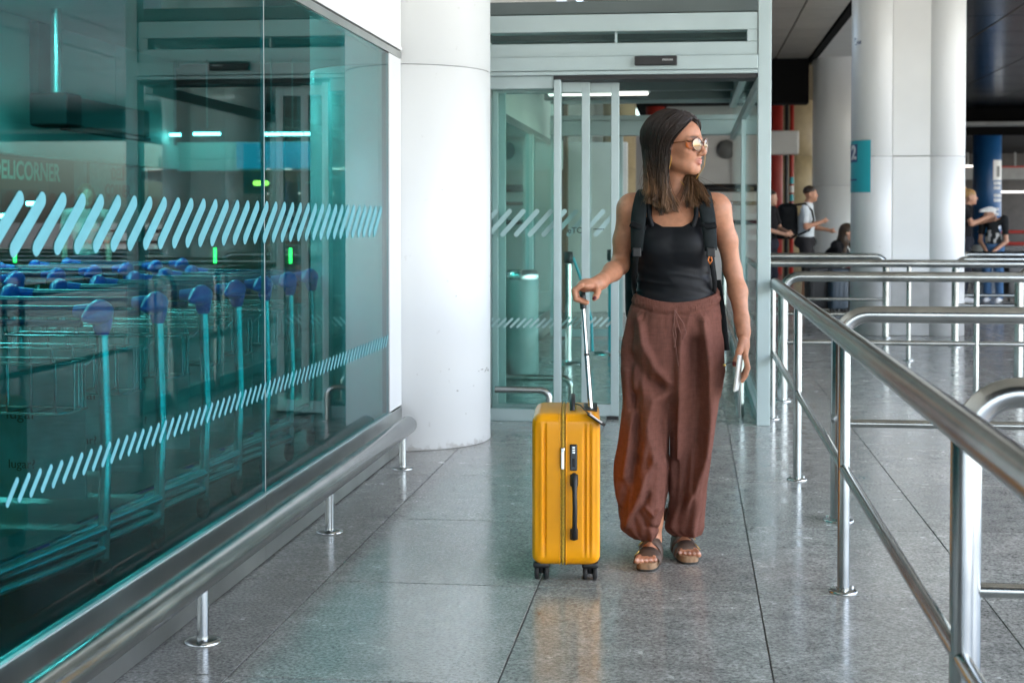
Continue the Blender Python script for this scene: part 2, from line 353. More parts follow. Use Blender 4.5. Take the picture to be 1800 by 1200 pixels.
# number sign wrapped round the column
def oncol(p, a_c, z_c, r=.274, cx=2.06, cy=16.95): a = a_c+p.x/r; rr = r+.004+p.z; return (cx+rr*math.cos(a), cy+rr*math.sin(a), z_c+p.y)
MB().lathe([(.2735, 1.585), (.2735, 2.16)], (2.06, 16.95, 0), 24, a0=R(-205), a1=R(-108)).build('sign_sheet', 'teal_sign', ca, 'teal wrap-round sign with the number 2')
MB().lathe([(.2745, 1.92), (.2745, 2.12)], (2.06, 16.95, 0), 12, a0=R(-192), a1=R(-143)).build('number_field', 'sign_blue', ca)
text(ca, 'number', '2', .21, lambda p: oncol(p, R(-157), 2.02), 'sign_white', .008)
MB().lathe([(.2745, 1.715), (.2745, 1.735)], (2.06, 16.95, 0), 10, a0=R(-178), a1=R(-144)).build('printed_line', 'sign_blue', ca)
for k, (dx, dz, ww, hh) in enumerate([(-.045, .02, .012, .05), (-.035, .045, .02, .012), (-.03, -.02, .02, .012), (-.005, -.012, .008, .035), (.012, -.012, .008, .035), (.028, -.012, .012, .035), (.048, -.012, .012, .035)]):
    MB().lathe([(.2725, 3.235+dz), (.2725, 3.235+dz+hh)], (2.06, 16.95, 0), 2, a0=R(-147)+dx/.27, a1=R(-147)+(dx+ww)/.27).build('logo_mark', 'sign_blue', ca)
t = one('sign_box', MB().bbox(1.55, 2.38, 33.2, 33.6, 2.72, 3.24, .03), 'white_panel', 'white sign box hanging in front of the red column', 'sign')
# dark far end under the canopy
one('far_wall', MB().box(-9, 24, 76, 76.4, -.1, 5), 'shop_dark', 'dark wall closing the far end under the canopy', 'wall')
one('sky_block_wall', MB().box(-2.0, -1.72, 20.65, 76, -.1, 4.6), 'concrete', 'long concrete terminal wall added beyond the vestibule to block the sky', 'wall')  # added to shut out bright sky behind the far transom
mz = thing('far_mezzanine', 'concrete mezzanine edge with red rail deep under the canopy', 'mezzanine', (14, 60, 2.8)); MB().box(7, 20, 60, 60.6, 2.85, 3.3).build('edge_beam', 'concrete', mz); MB().box(7, 20, 59.9, 59.98, 3.3, 3.36).build('rail', 'red_paint', mz)
for k in range(14): MB().box(7.2+k*.9, 7.26+k*.9, 59.9, 59.98, 3.36, 3.9).build('baluster', 'concrete', mz)
gw = thing('grey_wall', 'pale grey service wall with pipes beyond the vestibule', 'wall', (.3, 31.5, 0))
MB().box(-.5, 1.55, 31.5, 31.8, 0, 2.0).build('lower_panel', 'white_panel', gw); MB().box(-.5, 1.55, 31.5, 31.8, 2.03, 4.0).build('upper_panel', 'soffit', gw)
for z, r, m in ((1.93, .07, 'black'), (1.22, .05, 'black'), (1.62, .04, 'shop_wood')): MB().tube([(-.5, 31.35, z), (1.55, 31.35, z)], r, 10).build('pipe', m, gw)
MB().tube([(.95, 31.35, 1.93), (.95, 31.35, 3.4)], .03, 8).build('pipe', 'black', gw); MB().lathe([(.0, 0), (.2, .0), (.2, .06), (.14, .06)], (.75, 31.44, 2.75), 20, 'y').build('valve_ring', 'seam', gw)
for k, (z, y) in enumerate(((.85, 52), (.45, 52))):
    one('red_rail', MB().tube([(9.5, y, z), (19, y, z)], .06, 8), 'red_paint', 'red metal rail along the far lane, %s of the two' % ('upper' if k == 0 else 'lower'), 'rail')
for x, y, L_, z in ((8.6, 56, 2.6, 3.2), (12.2, 56, 6, 3.2), (9.2, 70, 2.2, 2.5), (13.9, 70, 2, 2.5), (17.2, 70, 1.6, 2.5)):
    one('light_strip', MB().bbox(x, x+L_, y, y+.1, z, z+.06, .02), 'lamp_far', 'long white strip light glowing far back under the canopy', 'lamp', 'far strip lights')
# ------------------------------------------------------------------ terminal glass wall on the left, with the room behind it
YE = 7.70
gwl = thing('glass_wall', 'long teal tinted glass wall with slanted stripe stickers and steel plinth', 'glass wall', (GX, 5.4, 0))
def capsule(L_, w_, n=8):                       # flat pill, length L_ along local y, in the plane x=0; returns (y,z) pairs about the centre
    p = []; h = L_/2-w_/2
    for k in range(n+1): a = math.pi*k/n; p.append((math.cos(a)*w_/2, h+math.sin(a)*w_/2))
    for k in range(n+1): a = math.pi+math.pi*k/n; p.append((math.cos(a)*w_/2, -h+math.sin(a)*w_/2))
    return p
joints = [1.05, 3.225, 5.40, YE]
for a, b in zip(joints[:-1], joints[1:]):
    MB().box(GX-.012, GX, a+.004, b-.004, .262, 2.165).build('pane', 'glass_teal', gwl)
    MB().box(GX-.022, GX+.004, a+.002, b-.002, .135, .255).build('plinth_panel', 'steel_dull', gwl)
    MB().box(GX-.022, GX+.001, a+.002, b-.002, .006, .131).build('skirting_panel', 'steel_dull', gwl)
    MB().box(GX-.012, GX+.001, b-.0035, b+.0035, .262, 2.165).build('silicone_joint', 'alu', gwl)
MB().box(GX-.02, GX+.012, 1.05, YE+.02, .2555, .262).build('bottom_trim', 'alu', gwl)
MB().box(GX-.05, GX+.006, 1.05, YE+.33, 2.170, 2.205).build('top_trim', 'steel_dull', gwl)
MB().box(GX-.05, GX+.010, 1.05, YE+.33, 2.214, 2.232).build('top_trim', 'white_panel', gwl)
MB().box(GX-.03, GX+.003, 1.05, YE+.02, 2.2055, 2.2135).build('shadow_gap', 'black', gwl)
MB().box(GX-.035, GX-.0005, YE, YE+.02, .262, 2.1695).build('end_gasket', 'black', gwl)
MB().bbox(GX-.06, GX+.002, YE+.022, 8.04, .262, 2.1695, .003).build('end_frame', 'white_paint', gwl)
MB().box(GX-.09, GX+.003, YE+.002, 8.04, .006, .255).build('plinth_panel', 'steel_dull', gwl)
MB().box(GX-.09, GX+.002, -14, 8.04, 2.235, 6.2).build('bulkhead', 'white_panel', gwl)
MB().box(GX-.088, GX-.001, -14, 1.04, 0, 2.23).build('wall_panel', 'shop_dark', gwl)  # unseen stretch beside the camera, coloured dark to cut fill light
stripes = []
def stripe(y, z, L_, w_, slant, m, x=None, axis='y', parent=None):
    pts = [(a*math.cos(slant)+b*math.sin(slant), -a*math.sin(slant)+b*math.cos(slant)) for a, b in capsule(L_, w_)]
    if axis == 'y': v = [(x, y+a, z+b) for a, b in pts]; v2 = [(x+.0012, y+a, z+b) for a, b in pts]
    else: v = [(y+a, x, z+b) for a, b in pts]; v2 = [(y+a, x-.0012, z+b) for a, b in pts]
    n = len(pts); q = MB().add(v+v2, [tuple(range(n, 2*n)), tuple(range(n-1, -1, -1))]+[(i, (i+1) % n, n+(i+1) % n, n+i) for i in range(n)])
    return q.build('stripe', m, parent)
# upper band: top ends z 1.35, bottom ends z 1.205, run .33 in y; lower band: z .62 - .66
for k in range(35): stripe(3.28+k*.1218, 1.278, math.hypot(.165, .125)+.03, .040, math.atan2(.165, .125), 'stripe', GX+.001, 'y', gwl)
for k in range(70): stripe(3.305+k*.0628, .647, math.hypot(.052, .048)+.014, .017, math.atan2(.052, .048), 'stripe', GX+.001, 'y', gwl)
# low bumper rail in front of the glass wall
br = thing('bumper_rail', 'low thick steel bumper rail along the foot of the glass wall', 'rail', (-1.475, 5.9, 0))
MB().tube([(-1.475, .8, .205), (-1.475, 7.66, .205), (-1.475, 7.675, .205), (-1.475, 7.682, .205)], [.047, .047, .043, .034], 32).build('tube', 'steel', br)
for y in (1.18, 2.76, 4.345, 5.945, 7.51):
    p = MB().tube([(-1.475, y, .0), (-1.475, y, .16)], .0185, 18).build('post', 'steel', br)
    MB().lathe([(.0, .010), (.04, .010), (.055, .006), (.056, 0)], (-1.475, y, 0), 28).build('base_plate', 'steel', p)

# room behind the glass
RX, RY = -7.0, 19.65
rw = thing('side_wall', 'tall pale panelled wall above the shops behind the glass', 'wall', (RX, 11, 0))
for k in range(9):
    y0 = 1.0+k*2.06
    MB().box(RX-.2, RX, y0+.006, y0+2.054, 2.30, 3.45).build('wall_panel', 'interior_wall', rw)
MB().box(RX-.2, RX-.006, 1, RY, 2.2, 3.45).build('backing', 'seam', rw)
MB().box(RX-.15, RX+.05, 1, RY-.05, 1.97, 2.29).build('fascia', 'interior_wall', rw)
MB().box(RX-.02, RX+.10, 15.1, 15.4, 2.31, 3.39).build('dark_pilaster', 'alu_dark', rw)
fw = thing('rear_wall', 'rear wall of the room behind the glass, pale band over dark shopfronts', 'wall', (-4.3, RY, 0))
MB().box(RX, -1.70, RY, RY+.2, 1.95, 2.34).build('fascia', 'interior_wall', fw); MB().box(RX, -1.70, RY+.1, RY+.3, 2.345, 3.47).build('upper_wall', 'shop_dark', fw)
MB().box(RX-1.4, GX-.091, RY+.6, RY+.8, 0, 3.45).build('shop_back', 'shop_wood', fw)
MB().box(-6.15, -4.5, RY-.03, RY-.01, 1.98, 2.33).build('cyan_board', 'screen_cyan', fw)
MB().box(-4.1, -3.6, RY+.5, RY+.55, 1.35, 1.85).build('poster', 'teal_sign', fw); MB().box(-3.0, -2.4, RY+.5, RY+.55, 1.2, 1.85).build('poster', 'shop_red', fw)
struct('room_floor_shade', MB().box(RX-1.4, GX-.024, 1, RY+.6, .001, .004), 'room_floor_shade')  # dark sheet laid over the tiles, painting in the room's gloom
struct('room_ceiling', MB().box(RX-1.4, GX-.091, .7, RY+.9, 3.42, 3.5), 'interior_wall')
one('front_wall', MB().box(RX-1.4, GX-.1, .8, 1.0, 0, 3.45), 'interior_wall', 'plain wall closing the near end of the trolley room', 'wall')
ds = thing('deli_shop', 'dim deli shopfront with red sign under the pale wall', 'shop', (RX-.5, 14, 0))
MB().box(RX-1.3, RX-1.2, 1, RY+.6, 0, 3.45).build('shop_back', 'shop_dark', ds)
MB().box(RX-.02, RX+.0, 13.2, 15.55, 1.60, 1.93).build('red_sign', 'shop_red', ds)
MB().box(RX-.02, RX+.0, 16.7, 18.3, 1.0, 1.95).build('teal_panel', 'board', ds)
def onside(y, z): return lambda p: (RX+.012+p.z, y+p.x, z+p.y)
text(ds, 'lettering', 'DELICORNER', .27, onside(15.0, 1.79), 'cream', .006)
text(ds, 'lettering', 'DELI', .20, onside(17.5, 1.83), 'dark_print', .006); text(ds, 'lettering', 'CORNER', .20, onside(17.5, 1.63), 'dark_print', .006)
for y in (12.9, 16.45, 18.4): MB().box(RX-.1, RX+.02, y, y+.09, 0, 1.95).build('door_post', 'alu_dark', ds)
MB().box(RX-1.0, RX-.8, 12.2, 18, .0, .95).build('counter', 'shop_wood', ds)
for i, (y, z, w_) in enumerate(((15.2, 1.55, .16), (15.6, 1.45, .35), (16.2, 1.3, .1), (16.9, 1.45, .1))):
    one('shop_lamp', MB().bbox(RX-.9, RX-.8, y, y+w_, z, z+.05, .01), 'lamp', ('small lit lamp inside the deli just below its red sign', 'long lit lamp inside the deli, longest of four', 'lowest small lit lamp inside the deli shop', 'small lit lamp behind the dark lettered panel of the deli')[i], 'lamp', 'small lamps in the deli')
tv = thing('display_screen', 'large grey screen hung from the ceiling behind the glass', 'screen', (-6.3, 15.6, 2.2))
MB().bbox(-6.45, -6.35, 14.62, 16.9, 2.25, 2.56, .02).build('panel', 'alu_dark', tv); MB().box(-6.46, -6.34, 14.62, 16.9, 2.205, 2.243).build('lower_edge', 'black', tv)
MB().bbox(-6.6, -6.2, 14.2, 14.6, 2.22, 2.56, .03).build('housing', 'black', tv)
MB().tube([(-6.4, 14.42, 2.56), (-6.4, 14.42, 3.42)], .05, 12).build('hanger', 'chrome', tv)
for i, (x0, x1, y, z) in enumerate(((-6.95, -6.8, 19.2, 2.40), (-6.62, -6.25, 19.2, 2.41), (-5.68, -5.42, 19.2, 2.40), (-5.40, -5.12, 19.2, 2.40), (-5.10, -4.70, 19.2, 2.40))):
    t = thing('batten_lamp', 'lit white fluorescent batten behind the glass, %s from the panelled side wall' % ('first', 'second', 'third', 'fourth', 'fifth')[i], 'lamp', ((x0+x1)/2, y, z), 'fluorescent battens')
    MB().bbox(x0, x1, y, y+.06, z, z+.035, .01).build('tube', 'lamp', t); MB().box(x0, x1, y-.01, y+.1, z+.037, z+.06).build('housing', 'alu', t); MB().tube([((x0+x1)/2, y+.04, z+.1), ((x0+x1)/2, y+.04, 3.42)], .008, 6).build('hanger', 'alu', t)
for x, y in ((-4.4, 4.6), (-4.4, 8.6), (-4.4, 12.0), (-6.1, 12.2), (-6.1, 9.0)):  # unseen lamps, added to brighten the trolley room and its side wall
    t = thing('fill_lamp', 'added square fill lamp out of view over the trolleys', 'lamp', (x, y, 3.35), 'added fill lamps over the trolleys')
    MB().box(x-.35, x+.35, y-.35, y+.35, 3.385, 3.40).build('diffuser', 'lamp_fill', t); MB().box(x-.4, x+.4, y-.4, y+.4, 3.403, 3.418).build('frame', 'alu', t)
one('amber_lamp', MB().bbox(-6.0, -5.78, RY+.2, RY+.3, 1.75, 1.82, .03), 'lamp_amber', 'small amber lamp glowing over the rear shop counter', 'lamp')
for x, y, q in ((-5.25, 11.0, 'farthest from'), (-3.635, 11.0, 'second nearest to'), (-3.04, 11.0, 'nearest to')):
    one('green_light', MB().bbox(x, x+.022, y, y+.02, .95, 1.07, .004), 'led_green', 'slim green indicator light above the trolley handles, %s the glass wall' % q, 'lamp', 'green indicator lights')
# ------------------------------------------------------------------ automatic door and glass vestibule
ev = thing('entrance_vestibule', 'grey framed glass vestibule with automatic sliding doors standing open', 'entrance', (-.4, DY, 0))
XL, XR, YF = -1.27, .50, 15.9
MB().bbox(.417, .498, DY, DY+.12, 0, 4.5, .003).build('door_post', 'alu', ev)
MB().bbox(XL, .414, DY+.01, DY+.16, 2.468, 2.576, .003).build('header_beam', 'alu', ev)
MB().bbox(XL, .414, DY+.012, DY+.15, 2.312, 2.395, .003).build('header_beam', 'alu', ev)
MB().bbox(.350, .414, DY+.011, DY+.155, 2.3955, 2.4675, .002).build('transom_stile', 'alu', ev)
MB().box(XL, .350, DY+.06, DY+.068, 2.3955, 2.4675).build('transom_pane', 'glass_clear', ev)
MB().bbox(-.475, -.462, DY+.03, DY+.13, 2.3955, 2.4675, .002).build('transom_bar', 'alu', ev)
MB().bbox(XL, .415, DY-.015, DY+.19, 2.222, 2.3105, .004).build('drive_cover', 'alu', ev)
MB().bbox(XL, .415, DY-.005, DY+.18, 2.196, 2.2195, .002).build('drive_lip', 'alu', ev)
MB().box(-.86, .41, DY+.02, DY+.26, 2.168, 2.1955).build('track_slot', 'black', ev)
sn = MB().bbox(-.347, -.083, DY-.055, DY-.016, 2.247, 2.305, .006).build('motion_sensor', 'black', ev)
text(sn, 'lettering', 'manusa', .022, lambda p: (-.142+p.x, DY-.0565-p.z, 2.281+p.y), 'sign_white')
# fixed side light
MB().bbox(XL, -.8605, DY+.03, DY+.10, 2.115, 2.1955, .003).build('fixed_rail', 'alu', ev)
MB().bbox(-.858, -.815, DY+.0, DY+.11, .0, 2.1675, .003).build('stile', 'alu', ev)
MB().bbox(XL-.02, -.8605, DY+.03, DY+.10, .0, .078, .003).build('fixed_rail', 'alu', ev)
MB().box(XL+.01, -.8605, DY+.06, DY+.068, .0785, 2.1145).build('pane', 'glass_clear', ev)
MB().bbox(XL-.02, XL+.008, DY+.03, DY+.10, .0785, 2.1145, .002).build('stile', 'alu_dark', ev)
def leaf(x0, x1, y, nm, st0=.05, st1=.05):
    l = MB().bbox(x0, x0+st0, y, y+.04, .02, 2.165, .002).bbox(x1-st1, x1, y, y+.04, .02, 2.165, .002).bbox(x0+st0, x1-st1, y+.002, y+.038, .02, .095, .002).bbox(x0+st0, x1-st1, y+.002, y+.038, 2.10, 2.165, .002).build(nm, 'alu', ev)
    MB().box(x0+st0, x1-st1, y+.016, y+.024, .0955, 2.0995).build('pane', 'glass_clear', l); return l
l1 = leaf(-1.28, -.640, DY+.135, 'sliding_leaf'); l2 = leaf(-1.24, -.455, DY+.195, 'sliding_leaf')
MB().bbox(-.53, -.455, DY+.19, DY+.24, .0, .019, .003).build('floor_guide', 'black', ev)
for k in range(6): stripe(-1.30+k*.088, 1.265, math.hypot(.14, .155)+.02, .030, math.atan2(.14, .155), 'stripe_pale', DY+.058, 'x', ev)
for k in range(11): stripe(-1.28+k*.042, .626, math.hypot(.05, .05)+.015, .014, math.atan2(.05, .05), 'stripe_pale', DY+.058, 'x', ev)
for k in range(4): stripe(-.80+k*.088, 1.265, math.hypot(.14, .155)+.02, .030, math.atan2(.14, .155), 'stripe_pale', DY+.209, 'x', l2)
for k in range(8): stripe(-.80+k*.042, .626, math.hypot(.05, .05)+.015, .014, math.atan2(.05, .05), 'stripe_pale', DY+.209, 'x', l2)
text(l2, 'lettering', 'eTO', .055, lambda p: (-.735+p.x, DY+.208-p.z, 1.215+p.y), 'dark_print')
MB().box(-.62, -.55, DY+.207, DY+.2085, 1.222, 1.227).build('arrow_shaft', 'dark_print', l2)
# vestibule roof, right side glazing and far end frame
MB().box(-1.50, .49, DY+.28, YF+.1, 2.62, 2.70).build('roof_deck', 'alu_dark', ev)
for k in range(6): MB().bbox(-1.48, .40, DY+.7+k*1.0, DY+.82+k*1.0, 2.50, 2.617, .004).build('roof_rib', 'alu_dark', ev)
lp = MB().bbox(-1.35, -.40, 14.1, 14.22, 2.47, 2.495, .008).build('lamp_tube', 'lamp_soft', ev); MB().box(-1.37, -.38, 14.08, 14.24, 2.4965, 2.5).build('lamp_tray', 'alu', lp)
MB().bbox(.41, .49, DY+.29, YF, 2.47, 2.615, .004).build('side_beam', 'alu', ev)
MB().bbox(.42, .48, DY+.29, YF, 2.13, 2.20, .004).build('side_rail', 'alu', ev)
MB().bbox(.42, .48, DY+.125, YF, .0, .075, .004).build('side_rail', 'alu', ev)
for a, b in ((DY+.13, 12.6), (12.64, YF-.03)):
    MB().box(.444, .452, a, b, .0755, 2.1295).build('side_pane', 'glass_clear', ev); MB().box(.444, .452, max(a, DY+.3), b, 2.2005, 2.4695).build('side_pane', 'glass_clear', ev)
MB().bbox(.425, .475, 12.598, 12.642, .0755, 2.1295, .003).build('side_stile', 'alu', ev)
MB().bbox(.47, .58, YF, YF+.12, 0, 2.62, .004).build('far_post', 'alu', ev)
MB().bbox(-1.5, .468, YF+.01, YF+.11, 2.345, 2.40, .004).build('far_header', 'alu', ev)
MB().bbox(-1.5, .468, YF-.02, YF+.15, 2.185, 2.342, .004).build('far_header', 'alu', ev)
MB().bbox(-1.5, .468, YF+.01, YF+.11, 2.53, 2.617, .004).build('far_header', 'alu', ev)
MB().box(-1.5, .468, YF+.05, YF+.058, 2.4005, 2.5295).build('far_transom', 'glass_clear', ev)
for x0, x1, yy in ((-1.5, -1.06, .03), (-1.12, -.72, .1)):
    l = MB().bbox(x0, x0+.05, YF+yy, YF+yy+.04, .02, 2.18, .002).bbox(x1-.05, x1, YF+yy, YF+yy+.04, .02, 2.18, .002).bbox(x0+.05, x1-.05, YF+yy, YF+yy+.04, .02, .1, .002).build('far_leaf', 'alu', ev)
    MB().box(x0+.05, x1-.05, YF+yy+.016, YF+yy+.024, .1005, 2.18).build('pane', 'glass_clear', l)
# low guard rail in front of the fixed light, twin behind it
for y, lab in ((9.24, 'low bent steel guard rail standing before the fixed door pane'), (9.95, 'low bent steel guard rail inside the vestibule behind the door pane')):
    g = thing('guard_rail', lab, 'rail', (-1.0, y, 0)); x1 = -.875 if y < 9.4 else -.80
    MB().tube(fillet([(-1.6 if y > 9.4 else -1.22, y, .215), (x1, y, .215), (x1, y, 0)], .055), .021, 16).build('tube', 'steel', g)
    MB().lathe([(0, .008), (.045, .008), (.046, 0)], (x1, y, 0), 20).build('base_plate', 'steel', g)
# rail along the vestibule's right side
vr = thing('handrail', 'steel handrail inside the vestibule along its right glazing', 'rail', (.33, 12.5, 0))
MB().tube(fillet([(.33, 9.75, 0), (.33, 9.75, .43), (.33, 15.3, .43), (.33, 15.3, 0)], .07), .024, 14).build('lower_tube', 'steel', vr)
MB().tube(fillet([(.34, 15.0, 0), (.34, 15.0, .9), (.34, 10.7, .9), (.34, 10.7, 0)], .07), .024, 14).build('upper_tube', 'steel', vr)
# wall on the left of the vestibule: white bulkhead over teal glazing
vw = thing('inner_glass_wall', 'teal glazed wall with white bulkhead on the left inside the vestibule', 'glass wall', (GX, 12.5, 0))
MB().box(GX-.09, GX, 9.0, 17.6, 2.20, 4.5).build('bulkhead', 'white_panel', vw)
MB().box(GX-.06, GX+.004, 9.0, 17.6, 2.13, 2.198).build('top_trim', 'alu_dark', vw)
for a, b in ((9.1, 11.9), (11.98, 14.6), (14.66, 17.6)):
    MB().box(GX-.012, GX, a, b, .262, 2.128).build('pane', 'glass_teal', vw); MB().box(GX-.09, GX+.002, a-.03, b+.03, .004, .258).build('plinth_panel', 'steel_dull', vw)
for y in (11.94, 14.63): MB().bbox(GX-.04, GX+.04, y-.035, y+.03, .262, 2.128, .003).build('mullion', 'alu', vw)
one('cctv_camera', MB().bbox(GX+.01, GX+.13, 11.2, 11.5, 2.36, 2.44, .02), 'alu_dark', 'small grey camera box fixed on the white bulkhead', 'camera')
one('strip_lamp', MB().bbox(-1.9, -1.66, 13.1, 13.15, 1.83, 1.87, .01), 'lamp', 'short lit lamp glowing behind the vestibule glazing', 'lamp')
# pale screen wall behind the far leaves, bin, belt posts
one('screen_wall', MB().bbox(-2.6, -.86, 20.5, 20.6, 0, 2.35, .01).bbox(-2.6, -.86, 20.44, 20.499, 0, .28, .01), 'interior_wall', 'pale screen wall behind the far sliding doors', 'wall')
tb = thing('litter_bin', 'tall round teal litter bin behind the fixed door pane', 'bin', (-1.28, 12.0, 0))
MB().lathe([(.0, .02), (.13, .02), (.135, .05), (.135, .80), (.12, .84), (.0, .84)], (-1.36, 12.0, 0), 28).build('body', 'bin_teal', tb); MB().lathe([(.137, .80), (.142, .83), (.12, .875), (.0, .88)], (-1.36, 12.0, 0), 28).build('lid', 'chrome', tb)
for (x, y, lab, g_) in ((-1.08, 13.2, 'chrome belt post with round foot inside the vestibule', 'chrome'), (-.75, 14.2, 'teal belt post leaning its strap inside the vestibule', 'teal_sign')):
    s = thing('belt_post', lab, 'post', (x, y, 0))
    MB().tube([(x, y, .02), (x, y, .92)], .03, 14).build('pole', g_, s); MB().lathe([(0, .03), (.05, .03), (.17, .014), (.175, 0)], (x, y, 0), 28).build('foot', 'chrome', s)
    MB().lathe([(0, 1.0), (.04, .995), (.042, .90), (.03, .89)], (x, y, 0), 16).build('cap', 'black', s)
    if g_ == 'chrome': MB().tube([(x+.04, y, .95), (x+.12, y+.1, .7), (x+.2, y+.1, .38), (x+.21, y+.1, .1)], .012, 8).build('strap', 'teal_sign', s)

# ------------------------------------------------------------------ steel queue barriers on the right
def flange(x, y, par, r=.05):
    MB().lathe([(0, .010), (r-.006, .010), (r, .006), (r, 0)], (x, y, 0), 24).build('base_plate', 'steel', par)
    for k in range(3):
        a = R(30+120*k); MB().lathe([(0, .020), (.006, .018), (.007, .010)], (x+(r-.014)*math.cos(a), y+(r-.014)*math.sin(a), 0), 8).build('bolt', 'steel_dull', par)
lr = thing('handrail', 'long steel handrail with slim posts running beside the woman to the door post', 'rail', (.53, 5, 0))
MB().tube([(.53, .7, .885), (.53, 9.40, .885)], .036, 28).build('top_tube', 'steel', lr)
ys = [.74, 2.96, 5.19, 7.41, 9.66]
for a, b in zip(ys[:-1], ys[1:]): MB().tube([(.53, a, .43), (.53, b, .43)], .0175, 16).build('middle_tube', 'steel', lr)
for y in ys:
    p = MB().tube([(.53, y, .0), (.53, y, .865)], .021, 20).build('post', 'steel', lr); flange(.53, y, p)
def barrier(x0, x1, y, lab, start=True, end=False, posts=(), midrail=True, grp=None, r=.036):
    b = thing('queue_barrier', lab, 'barrier', ((x0+x1)/2, y, 0), grp)
    pts = ([(x0, y, 0)] if start else [])+[(x0, y, .885), (x1, y, .885)]+([(x1, y, 0)] if end else [])
    MB().tube(fillet(pts, .12, 12), r, 26).build('top_tube', 'steel', b)
    if start: flange(x0, y, b, .065)
    if end: flange(x1, y, b, .065)
    for x in posts:
        p = MB().tube([(x, y, 0), (x, y, .865)], .02, 16).build('post', 'steel', b); flange(x, y, p)
    if midrail: MB().tube([(x0+(.03 if start else 0), y, .42), (x1-(.03 if end else 0), y, .42)], .0175, 14).build('middle_tube', 'steel', b)
    return b
barrier(.645, 3.6, 3.56, 'steel queue barrier bending down beside the long handrail, broadest of the row', posts=(2.2,))
barrier(.635, 5.2, 6.42, 'steel queue barrier whose rounded end meets the long handrail halfway along', posts=(2.9,))
barrier(.655, 6.0, 10.62, 'steel queue barrier with rounded end just past the grey door post', posts=(1.985, 3.4))
barrier(.52, 6.5, 13.8, 'straight steel queue barrier crossing in front of the twin columns', start=False, posts=(1.98, 3.5))
barrier(.6, 2.11, 16.4, 'steel queue barrier ending in a rounded corner before the twin columns', start=False, end=True)
barrier(2.66, 6.5, 15.35, 'steel queue barrier starting beside the twin columns, in front of another', posts=(4.6,))
barrier(3.05, 6.8, 17.4, 'steel queue barrier starting behind the twin columns', posts=(5.0,))
barrier(2.62, 6.0, 12.25, 'steel queue barrier with thick rounded end standing between two longer ones', posts=(4.4,))
